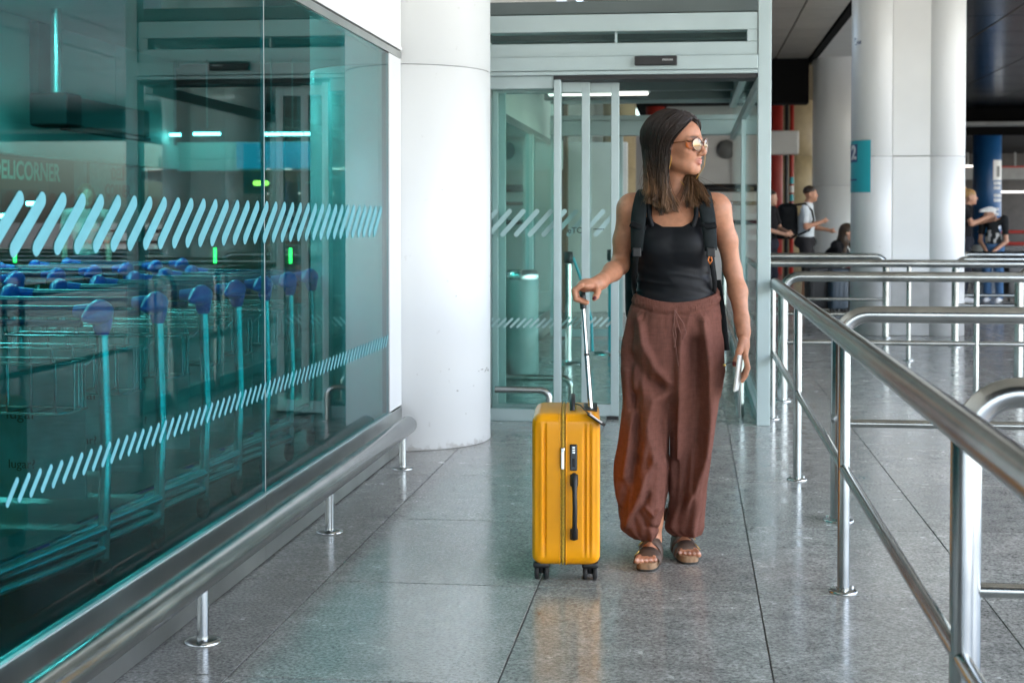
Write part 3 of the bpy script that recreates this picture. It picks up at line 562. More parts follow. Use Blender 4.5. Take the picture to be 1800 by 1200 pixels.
# ------------------------------------------------------------------ luggage trolleys behind the glass
def make_trolley(label, group):
    t = thing('luggage_trolley', label, 'trolley', (0, 0, 0), group); W = .43
    MB().tube([(-W+.05, 0, .965), (W-.05, 0, .965)], .021, 14).build('handle_bar', 'trolley_bar', t)
    MB().tube([(-W+.06, -.035, .925), (W-.06, -.035, .925)], .014, 10).build('brake_bar', 'trolley_bar', t)
    for s in (-1, 1):
        # moulded corner: fat lobe with a tail running forward and a lip down over the post
        MB().tube([(s*W, .045, .950), (s*W, .035, .955), (s*W, .01, .962), (s*W, -.02, .966), (s*W*.99, -.05, .962), (s*W*.98, -.08, .955), (s*W*.97, -.11, .950), (s*W*.965, -.13, .948)], [.006, .026, .040, .045, .040, .028, .016, .006], 16).tube([(s*W, -.005, .965), (s*W, 0, .935), (s*W, .0, .905), (s*W, .0, .885)], [.036, .036, .030, .022], 16).tube([(s*W, 0, .962), (s*(W-.06), 0, .965), (s*(W-.10), 0, .965)], [.036, .028, .0225], 14).build('corner_cap', 'trolley_blue', t)
        MB().tube([(s*W, 0, .89), (s*(W+.002), .008, .7), (s*(W+.006), .014, .5), (s*W, .008, .3), (s*W, 0, .10)], .0215, 14).build('post', 'chrome', t)
        MB().tube([(s*W, 0, .20), (s*(W-.06), -.35, .185), (s*(W-.19), -.95, .15), (s*(W-.22), -1.06, .14)], .020, 12).build('base_tube', 'chrome', t)
        MB().tube([(s*W, 0, .13), (s*(W-.04), -.35, .125), (s*(W-.16), -.95, .115), (s*(W-.20), -1.08, .12)], .0175, 12).build('base_tube', 'chrome', t)
        wh = MB().lathe([(.0, -.014), (.045, -.014), (.052, -.009), (.052, .009), (.045, .014), (.0, .014)], (s*(W-.01), .01, .053), 20, 'x').build('wheel', 'rubber', t)
        MB().box(s*(W-.01)-.02, s*(W-.01)+.02, -.02, .03, .085, .12).build('fork', 'chrome', wh)
        MB().tube([(s*(W-.13), -.72, .17), (s*(W-.13), -.80, .16)], .021, 10).build('sleeve', 'trolley_blue', t)
    MB().tube([(-W, 0, .17), (W, 0, .17)], .014, 10).build('cross_tube', 'chrome', t); MB().tube([(-W+.09, -.5, .172), (W-.09, -.5, .172)], .012, 10).build('cross_tube', 'chrome', t)
    MB().tube(fillet([(-W+.20, -1.0, .14), (-W+.22, -1.13, .12), (W-.22, -1.13, .12), (W-.20, -1.0, .14)], .05, 5), .026, 12).build('bumper', 'trolley_blue', t)
    wh = MB().lathe([(.0, -.014), (.04, -.014), (.046, -.009), (.046, .009), (.04, .014), (.0, .014)], (0, -1.0, .047), 18, 'x').build('wheel', 'rubber', t)
    MB().box(-.02, .02, -1.02, -.96, .07, .11).build('fork', 'chrome', wh)
    # wire basket hung below the bar
    b = MB(); r = .0034; zt, zb = .80, .63; yb, yf = -.02, -.20; xw = W-.05
    for z in (zt, zb): b.tube(fillet([(-xw, yb, z), (-xw, yf, z), (xw, yf, z), (xw, yb, z)], .04, 4), r*1.25, 7)
    b.tube([(-xw, yb, zt), (xw, yb, zt)], r*1.25, 7); b.tube([(-xw, yb, zb), (xw, yb, zb)], r, 7)
    for k in range(9):
        x = -xw+.03+k*(2*xw-.06)/8; b.tube(fillet([(x, yb, zt), (x, yb, zb), (x, yf, zb), (x, yf, zt)], .015, 2), r, 6)
    for s in (-1, 1):
        for y in (-.06, -.12): b.tube([(s*xw, y, zt), (s*xw, y, zb)], r, 6)
        b.tube(fillet([(s*(xw-.0), -.03, zt-.02), (s*(xw+.04), .0, zt+.02), (s*W, .0, zt+.02)], .012, 3), r*1.3, 6)
    b.build('basket', 'steel', t)
    bd = MB().bbox(-W+.07, W-.07, .012, .020, .30, .78, .003).build('notice_board', 'board', t)
    def on(x, z): return lambda p: (x-p.x, .0206+p.z, z+p.y)
    def onf(x, z): return lambda p: (x+p.x, .0114-p.z, z+p.y)
    for f_ in (on, onf):
        for tx, x, z, s_ in (('lugar', .12, .60, .06), ('?', .02, .53, .06), ('lugar?', .12, .42, .045)): text(bd, 'lettering', tx, s_, f_(x, z), 'dark_print')
    # sloping luggage plate
    MB().add([(-W+.06, .0, .215), (W-.06, 0, .215), (W-.24, -.95, .168), (-W+.24, -.95, .168), (-W+.06, .0, .207), (W-.06, 0, .207), (W-.24, -.95, .160), (-W+.24, -.95, .160)], [(0, 3, 2, 1), (4, 5, 6, 7), (0, 1, 5, 4), (2, 3, 7, 6), (1, 2, 6, 5), (3, 0, 4, 7)]).build('luggage_plate', 'steel_dull', t)
    return t
tr = make_trolley('blue handled chrome luggage trolley nested in the row next to the glass', 'trolleys nested beside the glass')
ORD = ['first', 'second', 'third', 'fourth', 'fifth', 'sixth', 'seventh', 'eighth']
spots = [(-2.475, 4.98), (-2.485, 5.55), (-2.50, 6.13), (-2.515, 6.66), (-2.53, 7.16), (-2.545, 7.68), (-2.56, 8.19), (-2.575, 8.70)]
for i, (x, y) in enumerate(spots):
    o = tr if i == 0 else copy_tree(tr); o['label'] = 'blue handled luggage trolley beside the glass, %s from the free bumper end of its row' % ORD[i]; o.location = (x, y, 0); o.rotation_euler.z = R(-1.5+1.2*((i*37) % 5)/5)
for i in range(6):
    o = copy_tree(tr); o.location = (-4.06, 7.65+i*.53, 0); o.rotation_euler.z = R(1.0)
    tag(o, 'blue handled luggage trolley in the row farther from the glass, %s from its bumper end' % ORD[i], group='trolleys in the second row')

# ------------------------------------------------------------------ yellow suitcase
mat('case_yellow', (.90, .36, .002), .3, 0, .04, 12, .01, 300, spec=.35, coat=.1)
mat('case_tube', (.70, .72, .74), .2, 1)
mat('zip_gold', (.50, .30, .015), .5, 0, .3, 180)
mat('card', (.75, .74, .70), .6)
def shell(x0, x1, y0, y1, z0, z1, rc, grooves_front, grooves_side, flat=None):
    # rounded box whose vertical walls carry grooves; flat: 'l' / 'r' keeps that side square (where the two halves meet)
    mb = MB(); per = []
    def corner(cx, cy, a0, r):
        return [(cx+r*math.cos(a0+k*math.pi/2/6), cy+r*math.sin(a0+k*math.pi/2/6)) for k in range(7)]
    rl = .004 if flat == 'l' else rc; rr = .004 if flat == 'r' else rc
    pts = corner(x0+rl, y0+rl, math.pi, rl)+[None]+corner(x1-rr, y0+rr, -math.pi/2, rr)+[None]+corner(x1-rr, y1-rr, 0, rr)+[None]+corner(x0+rl, y1-rl, math.pi/2, rl)+[None]
    loop = []
    L_ = len(pts)
    for i, p in enumerate(pts):
        if p is None:
            a = pts[i-1]; b = pts[(i+1) % L_]; n = 28
            for k in range(1, n): loop.append((a[0]+(b[0]-a[0])*k/n, a[1]+(b[1]-a[1])*k/n))
        else: loop.append(p)
    n = len(loop); cx, cy = (x0+x1)/2, (y0+y1)/2
    levels = []; rt = .034
    for k in range(8): a = math.pi/2*k/7; levels.append((z0+rt*(1-math.sin(a)), rt*(1-math.cos(a))))
    levels = [(z0+rt*(1-math.cos(math.pi/2*k/7)), rt*(1-math.sin(math.pi/2*k/7))) for k in range(8)]
    lv = levels+[(z0+rt+(z1-z0-2*rt)*k/16, 0) for k in range(1, 16)]+[(z1-(z-z0), i_) for z, i_ in reversed(levels)]
    v = []
    for z, ins in lv:
        fade = min(1, max(0, (z-z0-.045)/.02))*min(1, max(0, (z1-.045-z)/.02)); fade = fade*fade*(3-2*fade)
        for (x, y) in loop:
            dx, dy = 0, 0; g = 0
            fl = (flat == 'l' and x < x0+.006) or (flat == 'r' and x > x1-.006)
            if y < y0+.012 or y > y1-.012:
                g = sum(math.exp(-(((x-q)/.0055)**4)) for q in grooves_front); s = 1 if y < cy else -1; dy = .0065*g*fade*s
            elif not fl:
                g = sum(math.exp(-(((y-q)/.007)**4)) for q in grooves_side); s = 1 if x < cx else -1; dx = .0065*g*fade*s
            hx, hy = (x1-x0)/2, (y1-y0)/2
            ix = ins if not (flat and ((flat == 'l' and x < cx) or (flat == 'r' and x > cx))) else ins*.0
            v.append((cx+(x-cx)*(hx-ix)/hx+dx, cy+(y-cy)*(hy-ins)/hy+dy, z))
    f = []
    for i in range(len(lv)-1):
        for k in range(n): k2 = (k+1) % n; f.append((i*n+k, i*n+k2, (i+1)*n+k2, (i+1)*n+k))
    f += [tuple(range(n-1, -1, -1)), tuple(range((len(lv)-1)*n, len(lv)*n))]
    return mb.add(v, f, True)
sx, sy = -.434, 5.19
sc_ = thing('suitcase', 'yellow hard shell cabin suitcase with ribbed sides and pulled up handle', 'suitcase', (0, 0, 0))
# local frame: x across the case, y from 0 (narrow side towards the viewer) to .37
gs = [.05, .10, .15, .22, .27, .32]
MB().add([], [])
shell(-.121, -.022, 0, .37, .060, .600, .030, [-.098, -.076], gs, 'r').build('half_shell', 'case_yellow', sc_)
shell(.000, .121, 0, .37, .060, .600, .030, [.066, .084, .102], gs, 'l').build('half_shell', 'case_yellow', sc_)
zp = MB()
def ring(x0, x1, off): 
    q = MB(); P = fillet([(0, off, .060-off+.03), (0, off, .600-off), (0, .37-off, .600-off), (0, .37-off, .060+off), (0, off, .060+off), (0, off, .09)], .028, 6)
    v = []; f = []
    for p in P: v += [(x0, p.y, p.z), (x1, p.y, p.z)]
    for i in range(len(P)-1): f.append((2*i, 2*i+1, 2*i+3, 2*i+2))
    return q.add(v, f, True)
ring(-.0225, .0005, .004).build('zip_tape', 'zip_gold', sc_)
for x in (-.0225, -.0115, .0005):
    P = fillet([(x, .001, .09), (x, .001, .599), (x, .369, .599), (x, .369, .061), (x, .001, .061), (x, .001, .089)], .028, 6); MB().tube(P, .0026 if x != -.0115 else .0032, 8).build('piping' if x != -.0115 else 'zip_teeth', 'case_yellow' if x != -.0115 else 'zip_gold', sc_)
MB().bbox(-.018, -.006, -.012, -.003, .405, .475, .003).build('zip_puller', 'chrome', sc_); MB().bbox(-.018, -.004, -.013, -.003, .47, .483, .003).build('zip_slider', 'chrome', sc_)
lk = MB().bbox(.014, .040, -.008, .004, .400, .494, .004).build('lock_panel', 'black_gloss', sc_)
for k in range(3): MB().bbox(.022, .032, -.0095, -.0075, .462+k*.009, .469+k*.009, .001).build('lock_digit', 'chrome', lk)
MB().bbox(.022, .032, -.0098, -.0075, .415, .445, .002).build('lock_button', 'rubber', lk)
hd = MB().tube([(.029, .004, .384), (.029, -.008, .378), (.030, -.014, .362), (.031, -.028, .33), (.032, -.031, .27), (.031, -.028, .21), (.030, -.014, .178), (.029, -.008, .165), (.029, .004, .160)], [.010, .013, .012, .0085, .0085, .0085, .012, .013, .010], 12).build('side_handle', 'black', sc_)
MB().bbox(.015, .043, -.010, .002, .345, .388, .004).bbox(.015, .043, -.010, .002, .155, .195, .004).build('handle_mount', 'black', hd)
MB().tube([(.022, .10, .600), (.022, .105, .625), (.022, .13, .635), (.022, .25, .635), (.022, .275, .625), (.022, .28, .600)], .010, 10).build('top_handle', 'black', sc_)
MB().bbox(.062, .112, .10, .285, .596, .606, .003).build('handle_well', 'black', sc_)
tl = R(2.2)
def th(y, z): return (.088-.030*(z-.6)/.4, y, z)
for y in (.135, .25):
    a = MB().tube([th(y, .56), th(y, .80)], .0092, 12).build('lower_tube', 'case_tube', sc_)
    MB().tube([th(y, .80), th(y, .985)], .0072, 12).build('upper_tube', 'case_tube', a); MB().lathe([(.0102, 0), (.0102, .008)], th(y, .796), 12).build('collar', 'black', a)
    for z in (.76, .775): MB().lathe([(0, -.001), (.0022, -.001), (.0022, 0)], (th(y, z)[0], y-.009, z), 8, 'y').build('pin', 'black', a)
MB().tube(fillet([th(.135, .965), th(.135, 1.025), th(.25, 1.025), th(.25, .965)], .018, 5), .0118, 14).build('grip', 'black', sc_)
tg = MB().add([(x, y, z) for (x, y, z) in [(.075, -.02, .600), (.135, -.03, .560), (.14, .02, .560), (.08, .03, .600)]]+[(x, y, z+.004) for (x, y, z) in [(.075, -.02, .600), (.135, -.03, .560), (.14, .02, .560), (.08, .03, .600)]], [(3, 2, 1, 0), (4, 5, 6, 7), (0, 1, 5, 4), (1, 2, 6, 5), (2, 3, 7, 6), (3, 0, 4, 7)]).build('luggage_tag', 'black', sc_)
MB().add([(.083, -.012, .6005), (.126, -.019, .572), (.130, .012, .572), (.087, .020, .6005)], [(0, 1, 2, 3)]).build('name_card', 'card', tg)
MB().tube([(.03, .11, .625), (.05, .06, .625), (.078, .005, .603)], .0025, 6).build('tag_strap', 'black', tg)
for x in (-.088, .086):
    for y in (.055, .315):
        w_ = MB().bbox(x-.030, x+.030, y-.032, y+.032, .045, .068, .008, 3).tube([(x, y, .05), (x, y+.006, .03)], .013, 10).build('caster', 'black', sc_)
        for s in (-1, 1): MB().lathe([(0, -.008), (.022, -.008), (.0275, -.005), (.0275, .005), (.022, .008), (0, .008)], (x+s*.0175, y+.004, .0275), 20, 'x').build('wheel', 'rubber', w_)
        MB().tube([(x-.02, y+.004, .0245), (x+.02, y+.004, .0245)], .005, 8).build('axle', 'rubber', w_)
sc_.location = (sx, 5.205, 0); sc_.rotation_euler.z = R(4.0)
# ------------------------------------------------------------------ implicit surfaces for bodies and cloth
class Field:
    def __init__(s, lo, hi, h):
        s.lo = np.array(lo, float); s.h = h; s.n = np.ceil((np.array(hi)-s.lo)/h).astype(int)+1
        s.d = np.full(s.n, .25, np.float32); s.ax = [s.lo[i]+h*np.arange(s.n[i]) for i in range(3)]
    def _sl(s, lo, hi):
        a = np.clip(np.floor((np.array(lo)-s.lo)/s.h).astype(int), 0, s.n-1); b = np.clip(np.ceil((np.array(hi)-s.lo)/s.h).astype(int)+1, 1, s.n)
        return tuple(slice(a[i], b[i]) for i in range(3))
    def grid(s, sl): return np.meshgrid(s.ax[0][sl[0]], s.ax[1][sl[1]], s.ax[2][sl[2]], indexing='ij')
    def add(s, fn, lo, hi, k=.01, sub=False):
        m = k+3*s.h; sl = s._sl(np.array(lo)-m, np.array(hi)+m)
        if min(q.stop-q.start for q in sl) < 1: return s
        v = fn(*s.grid(sl)).astype(np.float32); a = s.d[sl]
        if sub: v = -v; h = np.clip(.5-.5*(a-v)/k, 0, 1)*1.0; s.d[sl] = a*(1-h)+v*h+k*h*(1-h)
        else: h = np.clip(.5+.5*(a-v)/k, 0, 1); s.d[sl] = a*(1-h)+v*h-k*h*(1-h)
        return s
    def cap(s, a, b, ra, rb, k=.01, sub=False):
        a = np.array(a, float); b = np.array(b, float); ab = b-a; L2 = max(ab@ab, 1e-9)
        def fn(X, Y, Z):
            px, py, pz = X-a[0], Y-a[1], Z-a[2]; t = np.clip((px*ab[0]+py*ab[1]+pz*ab[2])/L2, 0, 1)
            return np.sqrt((px-t*ab[0])**2+(py-t*ab[1])**2+(pz-t*ab[2])**2)-(ra+(rb-ra)*t)
        r = max(ra, rb); return s.add(fn, np.minimum(a, b)-r, np.maximum(a, b)+r, k, sub)
    def chain(s, pts, rs, k=.01):
        for i in range(len(pts)-1): s.cap(pts[i], pts[i+1], rs[i], rs[i+1], k)
        return s
    def ell(s, c, r, k=.01, rot=None, sub=False):
        c = np.array(c, float); r = np.array(r, float); A = np.eye(3) if rot is None else np.array(rot)      # rows of A: local axes in world
        def fn(X, Y, Z):
            px, py, pz = X-c[0], Y-c[1], Z-c[2]
            q = [A[i, 0]*px+A[i, 1]*py+A[i, 2]*pz for i in range(3)]
            k0 = np.sqrt(sum((q[i]/r[i])**2 for i in range(3))); k1 = np.sqrt(sum((q[i]/r[i]**2)**2 for i in range(3)))+1e-9
            return k0*(k0-1)/k1
        R_ = r.max() if rot is not None else r; return s.add(fn, c-R_, c+R_, k, sub)
    def loft(s, tab, k=.01, pw=2.0, fold=None, cap=.02):       # tab rows: z, cx, cy, rx, ry (z ascending)
        T = np.array(tab, float); lo = [(T[:, 1]-T[:, 3]).min()-.03, (T[:, 2]-T[:, 4]).min()-.03, T[0, 0]]; hi = [(T[:, 1]+T[:, 3]).max()+.03, (T[:, 2]+T[:, 4]).max()+.03, T[-1, 0]]
        def fn(X, Y, Z):
            z = Z[0, 0, :]
            g = [smooth_interp(z, T[:, 0], T[:, i])[None, None, :] for i in range(1, 5)]
            qx = np.abs(X-g[0])/g[2]; qy = np.abs(Y-g[1])/g[3]
            d = ((qx**pw+qy**pw)**(1/pw)-1)*np.minimum(g[2], g[3])
            if fold is not None: d = d-fold(X, Y, Z, np.arctan2((Y-g[1])/g[3], (X-g[0])/g[2]))
            e = np.maximum(T[0, 0]-Z, Z-T[-1, 0]); return np.maximum(d, e)
        return s.add(fn, lo, hi, k)
    def mesh(s, relax=1):
        d = s.d; n = np.array(d.shape); ins = d < 0
        c = np.zeros(n-1, np.int8)
        for i in (0, 1):
            for j in (0, 1):
                for k in (0, 1): c += ins[i:n[0]-1+i, j:n[1]-1+j, k:n[2]-1+k]
        act = np.argwhere((c > 0) & (c < 8)); idx = np.full(n-1, -1, np.int64); idx[tuple(act.T)] = np.arange(len(act))
        P = np.zeros((len(act), 3)); W_ = np.zeros(len(act))
        cor = [(i, j, k) for i in (0, 1) for j in (0, 1) for k in (0, 1)]
        val = {q: d[tuple((act+q).T)] for q in cor}
        for a in cor:
            for ax in range(3):
                if a[ax]: continue
                b = list(a); b[ax] = 1; b = tuple(b); va, vb = val[a], val[b]; x = (va < 0) != (vb < 0); t = np.where(x, va/np.where(np.abs(va-vb) < 1e-12, 1, va-vb), 0)
                p = np.tile(np.array(a, float), (len(act), 1)); p[:, ax] += t; P[x] += p[x]; W_[x] += 1
        v = s.lo+s.h*(act+P/np.maximum(W_, 1)[:, None]); F_ = []
        for ax in range(3):
            u, w_ = [(1, 2), (2, 0), (0, 1)][ax]; sl0 = [slice(None)]*3; sl1 = [slice(None)]*3; sl0[ax] = slice(0, -1); sl1[ax] = slice(1, None)
            A = ins[tuple(sl0)]; B = ins[tuple(sl1)]; e = np.argwhere(A != B); e = e[(e[:, u] > 0) & (e[:, w_] > 0) & (e[:, u] < n[u]-1) & (e[:, w_] < n[w_]-1)]
            flip = A[tuple(e.T)]
            q = []
            for du, dw in ((0, 0), (-1, 0), (-1, -1), (0, -1)):
                t = e.copy(); t[:, u] += du; t[:, w_] += dw; q.append(idx[tuple(t.T)])
            q = np.stack(q, 1); q[~flip] = q[~flip][:, ::-1]; F_.append(q[:, ::-1] if False else q)
        F_ = np.concatenate(F_); F_ = F_[(F_ >= 0).all(1)]
        for _ in range(relax):                                   # light tangential smoothing
            acc = np.zeros_like(v); cnt = np.zeros(len(v))
            for i in range(4):
                np.add.at(acc, F_[:, i], v[F_[:, (i+1) % 4]]); np.add.at(acc, F_[:, i], v[F_[:, (i+3) % 4]]); np.add.at(cnt, F_[:, i], 2)
            v = .5*v+.5*acc/np.maximum(cnt, 1)[:, None]
        return v, F_
def smooth_interp(z, xs, ys):          # monotone-ish cubic (Catmull-Rom) through the table
    xs = np.asarray(xs); ys = np.asarray(ys); i = np.clip(np.searchsorted(xs, z)-1, 0, len(xs)-2); t = np.clip((z-xs[i])/(xs[i+1]-xs[i]), 0, 1)
    m = np.gradient(ys, xs); h = xs[i+1]-xs[i]
    return (2*t**3-3*t**2+1)*ys[i]+(t**3-2*t**2+t)*h*m[i]+(-2*t**3+3*t**2)*ys[i+1]+(t**3-t**2)*h*m[i+1]
_rng = np.random.RandomState(5); _NT = _rng.rand(32, 32, 32).astype(np.float32)
def vnoise(x, y, z):                   # tileable value noise, -1..1
    xi, yi, zi = np.floor(x).astype(int), np.floor(y).astype(int), np.floor(z).astype(int); fx, fy, fz = x-xi, y-yi, z-zi
    fx, fy, fz = [f*f*(3-2*f) for f in (fx, fy, fz)]; g = lambda a, b, c: _NT[(xi+a) % 32, (yi+b) % 32, (zi+c) % 32]
    L_ = lambda a, b, t: a+(b-a)*t
    return 2*L_(L_(L_(g(0, 0, 0), g(1, 0, 0), fx), L_(g(0, 1, 0), g(1, 1, 0), fx), fy), L_(L_(g(0, 0, 1), g(1, 0, 1), fx), L_(g(0, 1, 1), g(1, 1, 1), fx), fy), fz)-1
def field_obj(F_, name, m, parent=None, relax=1, colors=None, label=None):
    v, f = F_.mesh(relax); me = bpy.data.meshes.new(name); org = np.array(wloc(parent)) if parent is not None else np.array([*v[:, :2].mean(0), v[:, 2].min()])
    me.vertices.add(len(v)); me.vertices.foreach_set('co', (v-org).astype(np.float32).ravel())
    me.loops.add(f.size); me.loops.foreach_set('vertex_index', f.astype(np.int32).ravel()); me.polygons.add(len(f))
    me.polygons.foreach_set('loop_start', (np.arange(len(f))*4).astype(np.int32)); me.update(calc_edges=True)
    me.polygons.foreach_set('use_smooth', np.ones(len(f), bool)); me.materials.append(M[m])
    if colors is not None:
        at = me.color_attributes.new('tone', 'FLOAT_COLOR', 'POINT'); at.data.foreach_set('color', np.c_[colors(v), np.ones(len(v))].astype(np.float32).ravel())
    o = bpy.data.objects.new(name, me); C.objects.link(o)
    if parent is not None: o.parent = parent
    else: o.location = org
    if label: o['label'] = label
    return o
def attr_mat(name, rough=.5, sss=0., bump=0., bscale=200., var=.06, spec=.5, coat=0., sheen=0.):
    m = mat(name, (.5, .5, .5), rough, 0, 0, 8, bump, bscale, spec, coat, sss); n = m.node_tree; p = n.nodes['Principled BSDF']
    a = n.nodes.new('ShaderNodeVertexColor'); a.layer_name = 'tone'; t = n.nodes.new('ShaderNodeTexNoise'); t.inputs['Scale'].default_value = 45; t.inputs['Detail'].default_value = 5
    g = n.nodes.new('ShaderNodeNewGeometry'); n.links.new(g.outputs['Position'], t.inputs['Vector'])
    r = n.nodes.new('ShaderNodeMapRange'); r.inputs[1].default_value = .3; r.inputs[2].default_value = .7; r.inputs[3].default_value = 1-var; r.inputs[4].default_value = 1+var; n.links.new(t.outputs['Fac'], r.inputs[0])
    mx = n.nodes.new('ShaderNodeMixRGB'); mx.blend_type = 'MULTIPLY'; mx.inputs[0].default_value = 1; n.links.new(a.outputs[0], mx.inputs[1]); n.links.new(r.outputs[0], mx.inputs[2]); n.links.new(mx.outputs[0], p.inputs['Base Color'])
    p.inputs['Sheen Weight'].default_value = sheen; return m
attr_mat('skin', .50, .12, .12, 420, .13, .4)
attr_mat('cloth_tone', .9, 0, .35, 420, .12, .1)
attr_mat('hair_tone', .42, 0, 0, 100, .15, .28)
mat('tank_black', (.004, .005, .007), .5, 0, .15, 20, .12, 300, .22)
mat('pack_black', (.007, .008, .009), .6, 0, .25, 30, .3, 600, .12)
mat('pack_strap', (.016, .020, .021), .75, 0, .2, 40, .4, 700, .12)
mat('cork', (.30, .18, .10), .75, 0, .25, 60)
mat('sandal_brown', (.085, .052, .036), .6, 0, .2, 40, .2, 200)
mat('sole_dark', (.03, .027, .024), .8)
mat('frame_tortoise', (.16, .055, .02), .2, 0, .5, 90)
mat('lens_mirror', (.17, .12, .08), .05, 1)
mat('lens_amber', (.50, .12, .02), .12)
mat('cord_yellow', (.55, .30, .03), .5)
mat('phone_white', (.72, .74, .72), .3)
mat('gold', (.6, .4, .12), .3, 1)

# ------------------------------------------------------------------ the woman
WX, WY = -.075, 5.56
wo = thing('person', 'woman in black tank top and brown wide trousers pulling the yellow suitcase', 'person', (WX, WY, 0))
SK = np.array([.45, .205, .118])
B = Field((-.46, 5.14, -.01), (.27, 5.86, 1.72), .0036)
# torso, shoulders, neck
torso = [(.80, -.065, 5.575, .110, .055), (.88, -.063, 5.575, .125, .065), (.96, -.058, 5.565, .140, .092), (1.03, -.055, 5.565, .132, .088), (1.10, -.060, 5.562, .126, .088), (1.17, -.063, 5.558, .134, .100), (1.23, -.064, 5.560, .140, .098), (1.29, -.064, 5.572, .146, .078), (1.335, -.064, 5.582, .135, .058), (1.365, -.064, 5.585, .085, .048)]
B.loft(torso, .02)
HC_ = np.array([-.047, 5.555, 1.560]); ha = R(61); hp = R(3)
fwd = np.array([math.sin(ha)*math.cos(hp), -math.cos(ha)*math.cos(hp), math.sin(hp)]); lat = np.array([-math.cos(ha), -math.sin(ha), 0.]); upv = np.cross(fwd, lat)*-1
if upv[2] < 0: upv = -upv
HR = np.array([lat, fwd, upv])
def H(l, f, u): return HC_+lat*l+fwd*f+upv*u
B.cap((-.064, 5.590, 1.325), (-.052, 5.580, 1.46), .054, .050, .035)
for s, sxp in ((-1, -.222), (1, .100)):
    B.cap((-.064+s*.03, 5.592, 1.385), (sxp-s*.01, 5.578, 1.340), .036, .040, .03)
    B.ell((sxp, 5.572, 1.325), (.050, .052, .058), .03)
# collar bones
B.cap((-.085, 5.535, 1.343), (-.185, 5.548, 1.358), .008, .010, .02); B.cap((-.043, 5.535, 1.343), (.062, 5.548, 1.358), .008, .010, .02)
# her right arm (towards the case) and left arm
B.chain([(-.228, 5.572, 1.325), (-.250, 5.585, 1.21), (-.262, 5.590, 1.115)], [.043, .037, .0325], .02)
B.chain([(-.262, 5.590, 1.115), (-.285, 5.50, 1.095), (-.322, 5.37, 1.062), (-.332, 5.335, 1.055)], [.0325, .034, .025, .0235], .02)
B.chain([(.106, 5.572, 1.325), (.138, 5.590, 1.21), (.158, 5.600, 1.10)], [.043, .037, .0325], .02)
B.chain([(.158, 5.600, 1.10), (.178, 5.580, 1.02), (.192, 5.545, .915), (.197, 5.535, .875)], [.0325, .034, .026, .0235], .02)
# head
B.ell(H(0, -.018, .030), (.0735, .096, .086), .012, HR)
B.ell(H(0, .028, -.028), (.058, .064, .074), .025, HR)
B.ell(H(0, .038, .040), (.060, .050, .050), .025, HR)
B.ell(H(0, .020, -.062), (.049, .050, .032), .02, HR); B.ell(H(0, .062, -.088), (.024, .022, .020), .022, HR)
for s in (-1, 1):
    B.cap(H(s*.052, -.015, -.045), H(s*.018, .060, -.088), .014, .014, .02)
    B.ell(H(s*.040, .058, -.022), (.022, .024, .020), .02, HR)
    B.cap(H(s*.010, .093, .020), H(s*.045, .072, .020), .007, .007, .014)
    B.ell(H(s*.031, .094, .003), (.015, .010, .010), .010, HR, True)
    B.ell(H(s*.0725, -.006, -.012), (.008, .018, .029), .006, HR); B.ell(H(s*.079, -.002, -.006), (.004, .009, .016), .004, HR, True)
    B.ell(H(s*.0115, .097, -.036), (.0085, .010, .0075), .006, HR)
B.cap(H(0, .091, .010), H(0, .1075, -.028), .0075, .0095, .012); B.ell(H(0, .1095, -.031), (.0105, .0100, .0095), .008, HR)
B.cap(H(-.015, .081, -.0605), H(.015, .081, -.0605), .0058, .0058, .006); B.ell(H(0, .089, -.0570), (.0155, .0095, .0060), .006, HR); B.ell(H(0, .0875, -.0690), (.0135, .0095, .0068), .006, HR)
B.cap(H(-.020, .098, -.0632), H(.020, .098, -.0632), .0022, .0022, .004, True)
# her right hand closed round the grip
B.ell((-.372, 5.285, 1.052), (.030, .045, .017), .012); B.cap((-.335, 5.335, 1.055), (-.370, 5.295, 1.052), .024, .022, .02)
RH = []
for i, (y, q) in enumerate(((5.236, .95), (5.256, 1.03), (5.276, 1.0), (5.295, .86))):
    p = [(-.383, y, 1.056), (-.383-.026*q, y-.004, 1.036), (-.383-.020*q, y-.005, 1.006), (-.365, y-.004, .992)]; B.chain(p, [.0105, .0098, .0090, .0080], .004)
p = [(-.342, 5.305, 1.045), (-.326, 5.268, 1.032), (-.330, 5.237, 1.016), (-.336, 5.222, 1.008)]; B.chain(p, [.014, .0115, .0105, .0085], .008); RN = np.array([-.334, 5.215, 1.013])
# her left hand hanging, holding the phone
B.cap((.197, 5.535, .875), (.200, 5.515, .825), .023, .020, .02); B.ell((.201, 5.510, .812), (.015, .036, .043), .012)
for y, q in ((5.482, .98), (5.503, 1.06), (5.524, 1.0), (5.543, .84)):
    p = [(.204, y, .785), (.212, y-.006, .785-.040*q), (.205, y-.010, .785-.066*q), (.192, y-.012, .785-.086*q)]; B.chain(p, [.0100, .0094, .0086, .0074], .004)
p = [(.192, 5.495, .845), (.180, 5.465, .805), (.168, 5.452, .775), (.162, 5.450, .758)]; B.chain(p, [.014, .0118, .0100, .0082], .008); LN = np.array([.160, 5.443, .764])
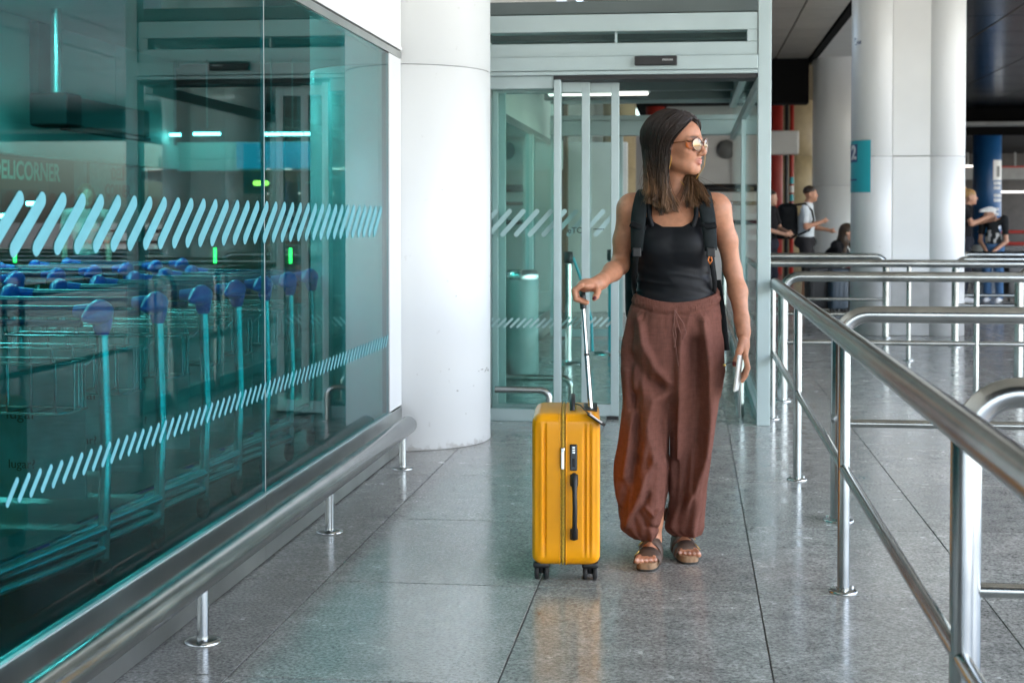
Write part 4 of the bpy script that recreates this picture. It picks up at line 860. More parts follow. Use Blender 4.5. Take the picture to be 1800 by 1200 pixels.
# legs under the trousers, feet
def foot(ank, toe):
    a = np.array(ank); t = np.array(toe); d = (t-a); d[2] = 0; L_ = np.linalg.norm(d); d /= L_; n = np.array([-d[1], d[0], 0]); return a, d, n, L_
FEET = [((-.140, 5.595, .085), (-.158, 5.415, .03), -1), ((-.032, 5.725, .085), (.005, 5.545, .03), 1)]
TOE = []
for ank, toe, side in FEET:
    a, d, n, L_ = foot(ank, toe); B.cap(a+[0, 0, .14], a, .044, .036, .02)
    B.ell(a-d*.035+[0, 0, -.035], (.030, .032, .026), .02); B.cap(a+[0, 0, -.012], a+d*.105+[0, 0, -.040], .032, .022, .02)
    for o in (-.018, 0, .018): B.cap(a+d*.06+n*o*.8+[0, 0, -.040], a+d*.135+n*o*1.3+[0, 0, -.047], .018, .013, .015)
    for k in range(5):
        o = (k-2)*.0155; lg = [.035, .040, .034, .026, .016][k if side > 0 else k]; q = k if side < 0 else k
        kk = k if (n @ np.array([1, 0, 0]))*side < 0 else 4-k          # big toe on the inner side
        lg = [.044, .040, .034, .026, .017][kk]; rr = [.0125, .0098, .0092, .0088, .0084][kk]
        p0 = a+d*.135+n*o+[0, 0, -.048]; p1 = a+d*(.135+lg)+n*o*1.05+[0, 0, -.051]; B.cap(p0, p1, rr, rr*.86, .004); TOE.append((p1+d*.003+np.array([0, 0, rr*.8]), kk))
for (hx, hy), (ank, _, _) in zip(((-.145, 5.565), (.020, 5.570)), FEET): B.chain([(hx, hy, .86), ((hx+ank[0])/2, (hy+ank[1])/2-.01, .48), (ank[0], ank[1], .15)], [.050, .042, .038], .02)
def skin_tone(v):
    c = np.tile(SK, (len(v), 1)); q = (v-HC_) @ HR.T; l, f, u = q[:, 0], q[:, 1], q[:, 2]
    def put(mask, col): mm = np.clip(mask, 0, 1)[:, None]; c[:] = c*(1-mm)+np.array(col)*mm
    put(np.exp(-((l/.0185)**4+((u+.0632)/.0125)**4))*(f > .075), (.40, .14, .105))
    put(np.exp(-(((np.abs(l)-.031)/.019)**4+((u-.024-.10*(.03-np.abs(np.abs(l)-.034)))/.0042)**2))*(f > .05), (.035, .02, .014))
    put(.35*np.exp(-(((np.abs(l)-.042)/.02)**2+((u+.025)/.018)**2))*(f > .03), (.56, .22, .14))
    put(((f-.10*(u-.03)/.09 < .035) & (u > .005) & (np.abs(l)+f*-.2 > 0) & (u > .02+.9*(f-.01)) & (u < .2) & (f < .066)).astype(float)*(np.linalg.norm(q, axis=1) < .14), (.020, .013, .009))
    for p_, r_ in ((RN, .0075), (LN, .0075)): put((np.linalg.norm(v-p_, axis=1) < r_*1.15).astype(float), (.10, .008, .012))
    for p_, kk in TOE: put((np.linalg.norm(v-p_, axis=1) < (.007 if kk else .009)).astype(float), (.62, .40, .33))
    return c
field_obj(B, 'body', 'skin', wo, 1, skin_tone)

# tank top: the torso a few millimetres out, cut at neckline and armholes
T_ = Field((-.24, 5.43, .93), (.12, 5.70, 1.42), .0036)
tt = [(z, x, y, rx+.0055, ry+.0055) for z, x, y, rx, ry in torso]
tt = [(z, x, y, (rx if not 1.0 < z < 1.2 else rx+.004), ry) for z, x, y, rx, ry in tt]
def tank_fold(X, Y, Z, A): return .0065*(.5-np.abs(vnoise(X*7+3, Y*9, Z*44+7*X)))*np.clip(1-np.abs(Z-1.06)/.11, 0, 1)+.0012*vnoise(X*30, Y*20, Z*60)
T_.loft(tt, .004, 2.0, tank_fold)
# bust
for s in (-1, 1): T_.ell((-.064+s*.062, 5.498, 1.195), (.062, .045, .058), .035)
X, Y, Z = T_.grid((slice(None),)*3)
xr = (X+.064); neck = 1.262+.55*np.clip(np.abs(xr)-.035, 0, .1)**1.15*1.6; neck = np.where(Y < 5.60, neck, 1.33)
T_.d = np.maximum(T_.d, (Z-np.minimum(neck, 1.40))*.8); T_.d = np.maximum(T_.d, (np.abs(xr)-np.where(Z > 1.20, .142-.55*np.clip(Z-1.22, 0, .1), .30))*.8)
T_.d = np.maximum(T_.d, .955-Z)
field_obj(T_, 'tank_top', 'tank_black', wo, 1)

# trousers
PT = np.array([.165, .070, .053])
P_ = Field((-.33, 5.36, .05), (.19, 5.90, 1.05), .0040)
xz = lambda p: -.239+(p-1100)/475.0
zz = lambda p: 1.258-(p-400)/467.3
def rows(tab, cyf): return sorted([(zz(py), (xz(a)+xz(b))/2, cyf(zz(py)), (xz(b)-xz(a))/2, ry) for py, a, b, ry in tab])
def ridge(X, Z, pts, w_, amp):
    # a soft crease along a polyline given in front-view pixels
    out = np.zeros(np.broadcast(X, Z).shape, np.float32); Q = [(xz(a), zz(b)) for a, b in pts]
    best = None
    for (x0, z0), (x1, z1) in zip(Q[:-1], Q[1:]):
        dx, dz = x1-x0, z1-z0; t = np.clip(((X-x0)*dx+(Z-z0)*dz)/(dx*dx+dz*dz), 0, 1); d = np.hypot(X-x0-t*dx, Z-z0-t*dz); best = d if best is None else np.minimum(best, d)
    return amp*np.exp(-(best/w_)**2)
def fold_common(X, Y, Z, A):
    front = 1/(1+np.exp((Y-5.56)/.02))
    f = .012*vnoise(A*2.6+5, Z*1.9+9, 0*Z+3.3)+.006*vnoise(A*5.2+1, Z*2.8+2, 0*Z+7.7)
    f = f*np.clip((1.0-Z)/.15, .15, 1)
    f += .0028*np.sin(A*44+5*vnoise(A*4, Z*5, 0*Z))*(.5+.5*vnoise(A*5, 0*Z, 0*Z+2))*np.exp(-((Z-.915)/.04)**2)
    f += .003*vnoise(X*22, Y*22, Z*26)*np.clip((.32-Z)/.2, .15, 1)
    f += .0032*(.45-np.abs(vnoise(X*9+Z*6, Y*9, Z*9-X*7)))*np.clip((.95-Z)/.2, 0, 1)+.0022*(.45-np.abs(vnoise(X*21-Z*9, Y*18, Z*17+X*12)))*np.clip((.9-Z)/.3, .2, 1)
    f += .0055*vnoise(A*2.2, Z*13+A*.9, 0*Z+1.2)*np.exp(-((Z-.16)/.10)**2)
    return f, front
def fold_r(X, Y, Z, A):
    f, fr = fold_common(X, Y, Z, A)
    g = ridge(X, Z, [(1177, 664), (1152, 640), (1130, 596), (1122, 556)], .017, .013)-ridge(X, Z, [(1174, 680), (1142, 662), (1114, 622)], .018, .013)
    g += ridge(X, Z, [(1174, 684), (1152, 700), (1142, 740), (1152, 800)], .020, .013)-ridge(X, Z, [(1170, 706), (1164, 740), (1168, 800)], .012, .008)
    g += ridge(X, Z, [(1152, 800), (1130, 850), (1110, 900), (1098, 925)], .015, .014)-ridge(X, Z, [(1120, 800), (1108, 850), (1096, 890)], .018, .014)-ridge(X, Z, [(1142, 862), (1126, 892), (1138, 916), (1156, 926)], .011, .010)
    g += ridge(X, Z, [(1102, 650), (1108, 740), (1096, 830)], .020, .010)+ridge(X, Z, [(1138, 884), (1152, 898), (1163, 888)], .009, .009)
    g -= ridge(X, Z, [(1122, 690), (1124, 760), (1120, 800)], .018, .012)
    return 1.2*f+1.35*g*fr
def fold_l(X, Y, Z, A):
    f, fr = fold_common(X, Y, Z, A)
    g = ridge(X, Z, [(1238, 560), (1249, 640), (1251, 740), (1245, 800), (1224, 860), (1198, 905)], .016, .015)-ridge(X, Z, [(1220, 600), (1224, 700), (1220, 780), (1202, 850), (1188, 884)], .028, .034)
    g += ridge(X, Z, [(1198, 580), (1194, 690), (1190, 800)], .016, .013)-ridge(X, Z, [(1264, 700), (1257, 790), (1241, 860)], .012, .009)
    g += ridge(X, Z, [(1176, 905), (1200, 920), (1236, 930)], .010, .011)-ridge(X, Z, [(1180, 926), (1206, 938), (1230, 942)], .008, .010)
    return 1.2*f+1.35*g*fr
hips = rows([(505, 1119, 1261, .098), (520, 1114, 1264, .103), (545, 1104, 1267, .113), (580, 1096, 1269, .122), (620, 1096, 1270, .124), (660, 1102, 1267, .112), (690, 1120, 1250, .08), (706, 1150, 1215, .03)], lambda z: 5.567)
def hip_fold(X, Y, Z, A): wt = 1/(1+np.exp((X+.068)/.012)); return wt*fold_r(X, Y, Z, A)+(1-wt)*fold_l(X, Y, Z, A)
P_.loft(hips, .012, 2.25, hip_fold)
yr = lambda z: 5.565+.020*np.clip((.6-z)/.5, 0, 1); yl = lambda z: 5.572+.125*np.clip((.65-z)/.5, 0, 1)**1.2
legr = rows([(548, 1120, 1168, .06), (575, 1106, 1176, .095), (600, 1097, 1181, .112), (660, 1097, 1181, .118), (702, 1100, 1178, .115), (740, 1095, 1177, .115), (779, 1089, 1177, .118), (830, 1081, 1177, .120), (867, 1083, 1176, .116), (900, 1089, 1172, .105), (921, 1095, 1167, .092), (938, 1104, 1162, .072), (949, 1118, 1156, .052)], yr)
legl = rows([(548, 1196, 1250, .06), (575, 1188, 1262, .095), (600, 1183, 1269, .112), (643, 1180, 1271, .118), (684, 1179, 1268, .116), (740, 1179, 1261, .114), (779, 1180, 1256, .116), (823, 1178, 1251, .116), (867, 1176, 1247, .112), (899, 1174, 1244, .102), (920, 1167, 1242, .094), (938, 1168, 1240, .080), (952, 1186, 1236, .054)], yl)
P_.loft(legr, .022, 2.15, fold_r); P_.loft(legl, .022, 2.15, fold_l)
X, Y, Z = P_.grid((slice(None),)*3)
zm = Z[0, 0, :]; xm = np.interp(-zm, [-zz(650), -zz(700), -zz(800), -zz(867), -zz(905), -zz(935)], [xz(q_) for q_ in (1178, 1178.5, 1178.5, 1176, 1171, 1164)])
wd_ = np.interp(-zm, [-zz(655), -zz(700), -zz(800), -zz(900), -zz(940)], [-.018, -.008, -.004, -.001, .002])
gap = wd_[None, None, :]-np.abs(X-xm[None, None, :]-.06*(Y-5.56)*np.clip((.5-Z)/.4, 0, 1)); hh = np.clip(.5+.5*(gap-P_.d)/.020, 0, 1)*(Z < zz(640)); P_.d = (P_.d*(1-hh)+gap*hh+.020*hh*(1-hh)*1.0).astype(np.float32)
ztop = .984+.030*np.clip(np.abs(X+.055)/.15, 0, 1.2)**2+np.where(Y > 5.57, .02, 0)
P_.d = np.maximum(P_.d, (Z-ztop)*.9)
# elastic waistband: a ribbed bulge
wb = np.abs(Z-(ztop-.021)); P_.d = P_.d-np.where(wb < .020, .0035*np.cos(np.clip(wb/.020, 0, 1)*math.pi/2)+.0016*np.sin((X*math.cos(.0)+Y*.3)*720)*(wb < .019), 0)+.0045*np.exp(-((Z-ztop+.046)/.005)**2)
mt_ = attr_mat('linen', .92, 0, .5, 700, .10, .08); n_ = mt_.node_tree; p_n = n_.nodes['Principled BSDF']; src_ = p_n.inputs['Base Color'].links[0].from_socket
for sc3 in ((900, 900, 45), (60, 60, 1100)):          # warp and weft slubs
    gm = n_.nodes.new('ShaderNodeNewGeometry'); mp_ = n_.nodes.new('ShaderNodeMapping'); mp_.inputs['Scale'].default_value = sc3; tn = n_.nodes.new('ShaderNodeTexNoise'); tn.inputs['Scale'].default_value = .35; tn.inputs['Detail'].default_value = 3
    n_.links.new(gm.outputs['Position'], mp_.inputs[0]); n_.links.new(mp_.outputs[0], tn.inputs['Vector']); r_ = n_.nodes.new('ShaderNodeMapRange'); r_.inputs[1].default_value = .3; r_.inputs[2].default_value = .7; r_.inputs[3].default_value = .90; r_.inputs[4].default_value = 1.10; n_.links.new(tn.outputs['Fac'], r_.inputs[0])
    m_ = n_.nodes.new('ShaderNodeMixRGB'); m_.blend_type = 'MULTIPLY'; m_.inputs[0].default_value = 1; n_.links.new(src_, m_.inputs[1]); n_.links.new(r_.outputs[0], m_.inputs[2]); src_ = m_.outputs[0]
n_.links.new(src_, p_n.inputs['Base Color'])
field_obj(P_, 'trousers', 'linen', wo, 1, lambda v: np.tile(PT, (len(v), 1)))
def at_front(px, py, dy=0.): return (xz(px), 5.432+dy, zz(py))
MB().tube([at_front(*q) for q in ((1187, 540, -.004), (1186, 555), (1184, 575), (1187, 592), (1190, 606), (1192, 622), (1194, 636))], .0018, 6).tube([at_front(*q) for q in ((1188, 541, -.004), (1195, 552), (1202, 562), (1207, 578), (1203, 590), (1198, 580), (1192, 562), (1188, 545))], .0018, 6).tube([at_front(*q) for q in ((1188, 542, -.004), (1186, 560, -.003), (1190, 585), (1187, 604)) ], .0018, 6).build('drawstring', mat('string', tuple(PT*1.15), .8), wo)

# sandals
for ank, toe, side in FEET:
    a, d, n, L_ = foot(ank, toe); a0 = np.array([a[0], a[1], 0])
    def sole(z0, z1, e, nm, m, par):
        S = []; N = 40
        for k in range(N):
            t = 2*math.pi*k/N; c, s_ = math.cos(t), math.sin(t); u = .060+.128*c; wd = (.040+.010*c-.006*(1-c*c))*np.sign(s_)*abs(s_)**.75
            q = a0+d*(u+e*c)+n*(wd+e*np.sign(s_)); S.append(q)
        v = [(*q[:2], z0) for q in S]+[(*q[:2], z1) for q in S]
        return MB().add(v, [tuple(range(N-1, -1, -1)), tuple(range(N, 2*N))]+[(i, (i+1) % N, N+(i+1) % N, N+i) for i in range(N)]).build(nm, m, par)
    sd_ = sole(.008, .030, .003, 'sandal', 'cork', wo); sole(.0, .0078, .004, 'tread', 'sole_dark', sd_)
    for (u, wd, h, ww) in ((.048, .047, .086, .046), (.122, .051, .056, .044)):
        v = []; f = []; K = 16
        for k in range(K+1):
            t = math.pi*k/K; x, z = wd*math.cos(t), .018+(h-.012)*math.sin(t)**.75
            for j, o in enumerate((-ww/2, ww/2)): zo = z-o*.55*math.sin(t)**.75; q = a0+d*(u+o)+n*x; v.append((q[0], q[1], zo)); q2 = a0+d*(u+o)+n*x*.94; v.append((q2[0], q2[1], zo-.003))
        for k in range(K): b = 4*k; f += [(b, b+2, b+6, b+4), (b+1, b+5, b+7, b+3), (b, b+4, b+5, b+1), (b+2, b+3, b+7, b+6)]
        st = MB().add(v, f, True).build('strap', 'sandal_brown', sd_)
        ou = n*(1 if (n @ np.array([1, 0, 0]))*side > 0 else -1); q = a0+d*u+ou*wd*.78; z = .018+(h-.012)*.62**.75+.003
        A_ = [q+d*o1+ou*o2*.7+np.array([0, 0, z-o2*.75]) for o1, o2 in ((-.012, -.011), (.012, -.011), (.012, .011), (-.012, .011))]
        MB().tube([*A_, A_[0]], .0016, 6).build('buckle', 'gold', st)
# tank straps
for s, x in ((-1, -.150), (1, .022)):
    v = []; f = []; pts = [(x+.012*-s, 5.484, 1.262), (x, 5.488, 1.30), (x, 5.503, 1.335), (x, 5.535, 1.368), (x, 5.58, 1.388), (x, 5.63, 1.36), (x, 5.655, 1.32)]
    MB().tube(pts, .009, 8).build('tank_strap', 'tank_black', wo)

# ------------------------------------------------------------------ hair
rs = np.random.RandomState(11)
CH = lambda c, k: (c*k) % 1                               # one pseudo-random number per lock
def make_strands(N, side, K=18, NC=74):
    cl = np.array([0, -.018, .030]); rad = np.array([.0735, .096, .086])
    ci = rs.randint(0, NC, N); cf = ci.astype(float); w_ = np.clip((cf+.5)/NC+.020*rs.randn(N), 0, 1)    # 0 front hairline ... 1 back
    mu = np.radians(52-124*w_); d0 = np.stack([side*(.06+.05*rs.rand(N)), np.sin(mu), np.cos(mu)], 1)
    psi = np.radians(80+94*w_**.9+3*rs.randn(N)+8*(CH(cf, .618)-.5)); ga = np.radians(-8+5*rs.randn(N))
    e = np.stack([side*np.sin(psi)*np.cos(ga), np.cos(psi)*np.cos(ga), np.sin(ga)], 1)
    d0 /= np.linalg.norm(d0, axis=1)[:, None]; off = .005+.007*rs.rand(N)+.010*CH(cf, .754)
    om = np.arccos(np.clip((d0*e).sum(1), -1, 1)); Ka = 8; pts = np.zeros((N, K, 3))
    for i in range(Ka):
        t = i/(Ka-1); a = np.sin((1-t)*om)/np.sin(om); b = np.sin(t*om)/np.sin(om); d = a[:, None]*d0+b[:, None]*e; lift = off*(1+.8*math.sin(math.pi*t))+.002*(1-t)+.004*t
        loc = cl+d*(rad+lift[:, None]); pts[:, i] = HC_+loc @ HR
    P1 = pts[:, Ka-1]
    if side > 0: zend = 1.300+.050*w_+.034*CH(cf, .37)+.016*rs.rand(N); ex = -.160+.078*(1-w_)+.030*(CH(cf, .83)-.5)+.005*rs.randn(N); ey = 5.472+.034*CH(cf, .29)+.004*rs.rand(N)
    else: zend = 1.325+.045*CH(cf, .37)+.016*rs.rand(N); ex = .0+.075*w_+.026*(CH(cf, .83)-.5)+.005*rs.randn(N); ey = 5.494+.035*CH(cf, .29)+.004*rs.rand(N)
    wav = cf*1.7+.25*rs.randn(N); wa = .006+.014*CH(cf, .37); wf = 3.5+3*CH(cf, .53)
    for i in range(Ka, K):
        t = (i-Ka+1)/(K-Ka); s_ = t*t*(3-2*t); z = P1[:, 2]+(zend-P1[:, 2])*t; curl = np.clip((t-.7)/.3, 0, 1)**2*.016*(CH(cf, .47)*1.6-.3)
        pts[:, i, 0] = P1[:, 0]+(ex-P1[:, 0])*s_**1.15+wa*np.sin(t*wf+wav)*t+curl*(1 if side > 0 else -1); pts[:, i, 1] = P1[:, 1]+(ey-P1[:, 1])*s_**.9+wa*np.cos(t*wf*.8+wav)*t-curl*.4; pts[:, i, 2] = z
    for _ in range(4): pts[:, 2:-1] = .25*pts[:, 1:-2]+.5*pts[:, 2:-1]+.25*pts[:, 3:]
    global LOCK; LOCK = cf
    return pts
def strand_mesh(pts, r0, r1, name, tone, parent, lock=None):
    lk_ = rs.rand(len(pts)) if lock is None else np.clip(.75*CH(lock, .4142)+.35*rs.rand(len(pts)), 0, 1)
    N, K, _ = pts.shape; T = np.gradient(pts, axis=1); T /= np.linalg.norm(T, axis=2)[..., None]+1e-9
    ref = np.array([.3, -.9, .3]); u = np.cross(T, ref); u /= np.linalg.norm(u, axis=2)[..., None]+1e-9; q = np.cross(T, u); V_ = []
    rr = (r0+(r1-r0)*np.linspace(0, 1, K)**2)[None, :, None]*(.7+.6*rs.rand(N))[:, None, None]
    for a in (0, 2.094, 4.189): V_.append(pts+rr*(u*math.cos(a)+q*math.sin(a)))
    V_ = np.stack(V_, 2).reshape(-1, 3); base = (np.arange(N)*K*3)[:, None, None]+(np.arange(K-1)*3)[None, :, None]
    F_ = np.stack([np.stack([base+j, base+(j+1) % 3, base+3+(j+1) % 3, base+3+j], -1) for j in range(3)], -2).reshape(-1, 4)
    me = bpy.data.meshes.new(name); org = np.array(wloc(parent)); me.vertices.add(len(V_)); me.vertices.foreach_set('co', (V_-org).astype(np.float32).ravel())
    me.loops.add(F_.size); me.loops.foreach_set('vertex_index', F_.astype(np.int32).ravel()); me.polygons.add(len(F_)); me.polygons.foreach_set('loop_start', (np.arange(len(F_))*4).astype(np.int32)); me.update(calc_edges=True)
    me.polygons.foreach_set('use_smooth', np.ones(len(F_), bool)); me.materials.append(M['hair_tone'])
    t = np.linspace(0, 1, K)[None, :]; g = np.clip((t-.42-.22*lk_[:, None])/.5, 0, 1)*(lk_[:, None]**1.25); col = np.array(tone[0])*(1-g[..., None])+np.array(tone[1])*g[..., None]; col = col*(.7+.6*rs.rand(N))[:, None, None]
    col = np.repeat(col[:, :, None, :], 3, 2).reshape(-1, 3); at = me.color_attributes.new('tone', 'FLOAT_COLOR', 'POINT'); at.data.foreach_set('color', np.c_[col, np.ones(len(col))].astype(np.float32).ravel())
    o = bpy.data.objects.new(name, me); C.objects.link(o); o.parent = parent; return o
HT = ((.024, .014, .0095), (.30, .155, .072))
S1 = make_strands(3200, 1); L1 = LOCK; S2 = make_strands(1400, -1); L2 = LOCK
fly = make_strands(60, 1)+rs.randn(60, 1, 3)*np.array([.006, .004, .003]); f2 = make_strands(30, -1); f2[:, 8:, :] += (np.linspace(0, 1, 10)**2)[None, :, None]*rs.randn(30, 1, 3)*np.array([.035, .02, .02]); fly[:, 8:, :] += (np.linspace(0, 1, 10)**2)[None, :, None]*rs.randn(60, 1, 3)*np.array([.03, .015, .015])
strand_mesh(np.concatenate([S1, S2]), .0016, .0008, 'hair', HT, wo, np.concatenate([L1, L2])); strand_mesh(np.concatenate([fly, f2]), .0006, .0003, 'stray_hair', HT, wo)
Hm = Field((-.22, 5.42, 1.30), (.12, 5.74, 1.70), .005)
Hm.ell(H(0, -.026, .034), (.0775, .095, .088), .01, HR); Hm.ell(H(0, .085, -.045), (.085, .062, .11), .01, HR, True); Hm.ell(H(.09, .02, -.045), (.045, .045, .055), .01, HR, True)
Hm.chain([H(.042, -.045, .0), (-.112, 5.540, 1.46), (-.122, 5.515, 1.37)], [.030, .026, .012], .02); Hm.chain([H(.01, -.075, .0), (-.132, 5.575, 1.46), (-.140, 5.53, 1.38)], [.032, .028, .012], .02); Hm.chain([H(-.055, -.04, .0), (.000, 5.60, 1.46), (.030, 5.535, 1.37)], [.034, .026, .014], .02)
mat('hair_under', (.016, .0095, .0065), 1.0, spec=0.0)
field_obj(Hm, 'hair_underlayer', 'hair_under', wo, 2)
# sunglasses
sg = MB(); ln = None
frame = MB()
for s in (-1, 1):
    cn = np.array([s*.033, .1035-.000, -.001]); tilt = s*.22
    rim = []; dome = []
    for k in range(25):
        a = 2*math.pi*k/24; x, z = .0255*math.cos(a), .0245*math.sin(a)-(.002 if math.sin(a) > .7 else 0); rim.append(H(*(cn+[x, -abs(x)*.12-s*x*.22, z])))
    frame.tube(rim, .0022, 8)
    frame.tube([H(s*.057, .0925, .008), H(s*.069, .075, .010), H(s*.077, .03, .008), H(s*.079, -.005, .004), H(s*.076, -.025, -.016)], [.0032, .003, .0024, .002, .002], 8)
frame.tube([H(-.010, .1065, .006), H(0, .1095, .009), H(.010, .1065, .006)], .0022, 8)
gl_ = frame.build('sunglasses', 'frame_tortoise', wo)
for s in (-1, 1):
    cn = np.array([s*.033, .1035, -.001]); v = [H(*(cn+[0, .0035, 0]))]; N = 24; f = []
    for j, q in enumerate((.5, 1.0)):
        for k in range(N):
            a = 2*math.pi*k/N; x, z = .0250*q*math.cos(a), .0240*q*math.sin(a); v.append(H(*(cn+[x, .0035*(1-q*q)-s*x*.22-abs(x)*.10, z])))
    f += [(0, 1+(k+1) % N, 1+k) for k in range(N)]+[(1+k, 1+(k+1) % N, 1+N+(k+1) % N, 1+N+k) for k in range(N)]
    MB().add(v, f, True).build('lens', 'lens_mirror', gl_)
    # amber tinted side wing between lens and temple
    w1 = [H(s*.0585, .0925, .010), H(s*.068, .074, .009), H(s*.066, .070, -.008), H(s*.058, .084, -.020), H(s*.052, .0955, -.018)]
    MB().add(w1+[p-lat*s*.002 for p in w1], [(0, 1, 2, 3, 4), (9, 8, 7, 6, 5)]).build('side_lens', 'lens_amber', gl_)
MB().tube([H(.0795, -.004, .004), H(.082, .010, -.02), H(.078, .016, -.05), H(.070, .0, -.085), H(.06, -.02, -.11)], .0012, 6).tube([H(-.074, .02, .004), H(-.055, .085, -.03), H(-.045, .085, -.075), H(-.035, .06, -.115), H(-.02, .045, -.14), H(.01, .03, -.150), H(.03, .02, -.13)], .0012, 6).build('cord', 'cord_yellow', gl_)
# phone
ph = Field((.12, 5.40, .64), (.24, 5.56, .82), .003)
phm = Matrix.Translation((.1765, 5.472, .727)) @ Matrix.Rotation(R(7), 4, 'Y') @ Matrix.Rotation(R(-12), 4, 'Z')
q = MB().bbox(-.0055, .0055, -.036, .036, -.068, .068, .005, 4); q.v = [tuple(phm @ Vector(p)) for p in q.v]
pho = thing('phone', 'white phone held low in the woman\'s hanging hand', 'phone', (.1765, 5.47, .66)); q.build('case', 'phone_white', pho)
q = MB().bbox(-.0062, -.0052, -.030, .030, -.060, .060, .0004, 1); q.v = [tuple(phm @ Vector(p)) for p in q.v]; q.build('screen', 'black_gloss', pho)
MB().tube([(.170, 5.452, .762), (.150, 5.448, .768), (.135, 5.445, .763), (.128, 5.445, .758)], .0022, 6).build('strap_loop', 'black', pho)
MB().lathe([(0, -.005), (.005, -.004), (.006, 0), (.005, .004), (0, .005)], (.126, 5.445, .757), 10).build('bead', 'gold', pho)
# backpack
bp = thing('backpack', 'black backpack worn by the woman with grey padded straps', 'backpack', (-.08, 5.78, .9))
K_ = Field((-.30, 5.60, .82), (.15, 5.98, 1.44), .006)
def rbox(c, h, r):
    def fn(X, Y, Z):
        qx, qy, qz = np.abs(X-c[0])-h[0]+r, np.abs(Y-c[1])-h[1]+r, np.abs(Z-c[2])-h[2]+r
        return np.sqrt(np.maximum(qx, 0)**2+np.maximum(qy, 0)**2+np.maximum(qz, 0)**2)+np.minimum(np.maximum(qx, np.maximum(qy, qz)), 0)-r-.004*vnoise(X*16, Y*16, Z*16)
    return fn
K_.add(rbox((-.080, 5.775, 1.115), (.172, .095, .245), .07), (-.26, 5.66, .85), (.10, 5.88, 1.38), .01); K_.add(rbox((-.080, 5.88, 1.03), (.135, .05, .14), .04), (-.22, 5.82, .88), (.06, 5.94, 1.18), .02)
field_obj(K_, 'pack_body', 'pack_black', bp, 1)
MB().tube([(-.11, 5.70, 1.37), (-.11, 5.70, 1.41), (-.05, 5.70, 1.41), (-.05, 5.70, 1.37)], .008, 8).build('grab_loop', 'pack_strap', bp)
def ribbon(pts, nrm, ws, th_, smooth=True):
    P = [Vector(p) for p in pts]; v = []; f = []
    for i, p in enumerate(P):
        t = (P[min(i+1, len(P)-1)]-P[max(i-1, 0)]).normalized(); n = Vector(nrm[i]).normalized(); b = t.cross(n).normalized(); n = b.cross(t).normalized(); w_ = ws[i]/2
        for a, c in ((-w_, .25), (-w_*.8, 1), (0, 1.15), (w_*.8, 1), (w_, .25)): v.append(p+b*a+n*th_*c)
        for a in (w_, -w_): v.append(p+b*a)
    for i in range(len(P)-1):
        for k in range(7): k2 = (k+1) % 7; f.append((i*7+k, i*7+k2, (i+1)*7+k2, (i+1)*7+k))
    return MB().add(v, f, smooth)
def dense(pts, n=4):
    P = np.array(pts, float); t = np.arange(len(P)); tt_ = np.linspace(0, len(P)-1, (len(P)-1)*n+1); return [tuple(smooth_interp(tt_, t, P[:, k])[i] for k in range(3)) for i in range(len(tt_))]
for s, xs in ((-1, (-.168, -.176, -.184, -.190, -.192, -.194)), (1, (.042, .050, .058, .066, .072, .076))):
    pts = dense([(xs[0], 5.655, 1.345), (xs[0], 5.600, 1.388), (xs[1], 5.545, 1.378), (xs[2], 5.510, 1.335), (xs[3], 5.484, 1.285), (xs[4], 5.470, 1.225), (xs[5], 5.475, 1.175)])
    n = len(pts); nr = [(0, .5, .8) if i < n*.12 else ((0, -.3, 1) if i < n*.3 else (s*.25, -.9, .45)) for i in range(n)]
    nr = [tuple(np.mean([nr[max(0, min(n-1, i+j))] for j in (-3, -2, -1, 0, 1, 2, 3)], axis=0)) for i in range(n)]
    st = ribbon(pts, nr, [.058-.012*max(0, i/n-.6)/.4 for i in range(n)], .011).build('shoulder_strap', 'pack_strap', bp)
    p2 = dense([(xs[5], 5.472, 1.18), (xs[5]+s*.006, 5.474, 1.12), (xs[5]+s*.014, 5.500, 1.06), (xs[5]+s*.012, 5.60, 1.0), (xs[5]+s*.0, 5.70, .97)])
    ribbon(p2, [(s*.5, -.9, 0)]*len(p2), [.022]*len(p2), .004).build('webbing', 'pack_black', st)
    zq = 1.262; ribbon([(xs[3]-.027, 5.474, zq+.010), (xs[3], 5.462, zq), (xs[3]+.027, 5.473, zq-.008 if s < 0 else zq+.006)], [(0, -1, .3)]*3, [.024]*3, .006).build('cross_tab', 'pack_black', st)
    MB().bbox(xs[5]-.016, xs[5]+.016, 5.452, 5.468, 1.150, 1.185, .004).build('buckle', 'black', st)
    if s > 0: MB().tube([(xs[5]-.006, 5.455, 1.155), (xs[5]-.010, 5.452, 1.14), (xs[5]-.004, 5.455, 1.125), (xs[5]+.004, 5.456, 1.138), (xs[5], 5.455, 1.155)], .003, 6).build('carabiner', mat('orange', (.6, .16, .02), .4), st)
p3 = dense([(.104, 5.62, 1.06), (.118, 5.60, .97), (.128, 5.585, .88), (.137, 5.57, .80)]); ribbon(p3, [(.3, -1, 0)]*len(p3), [.024]*len(p3), .003).build('hanging_strap', 'pack_black', bp)

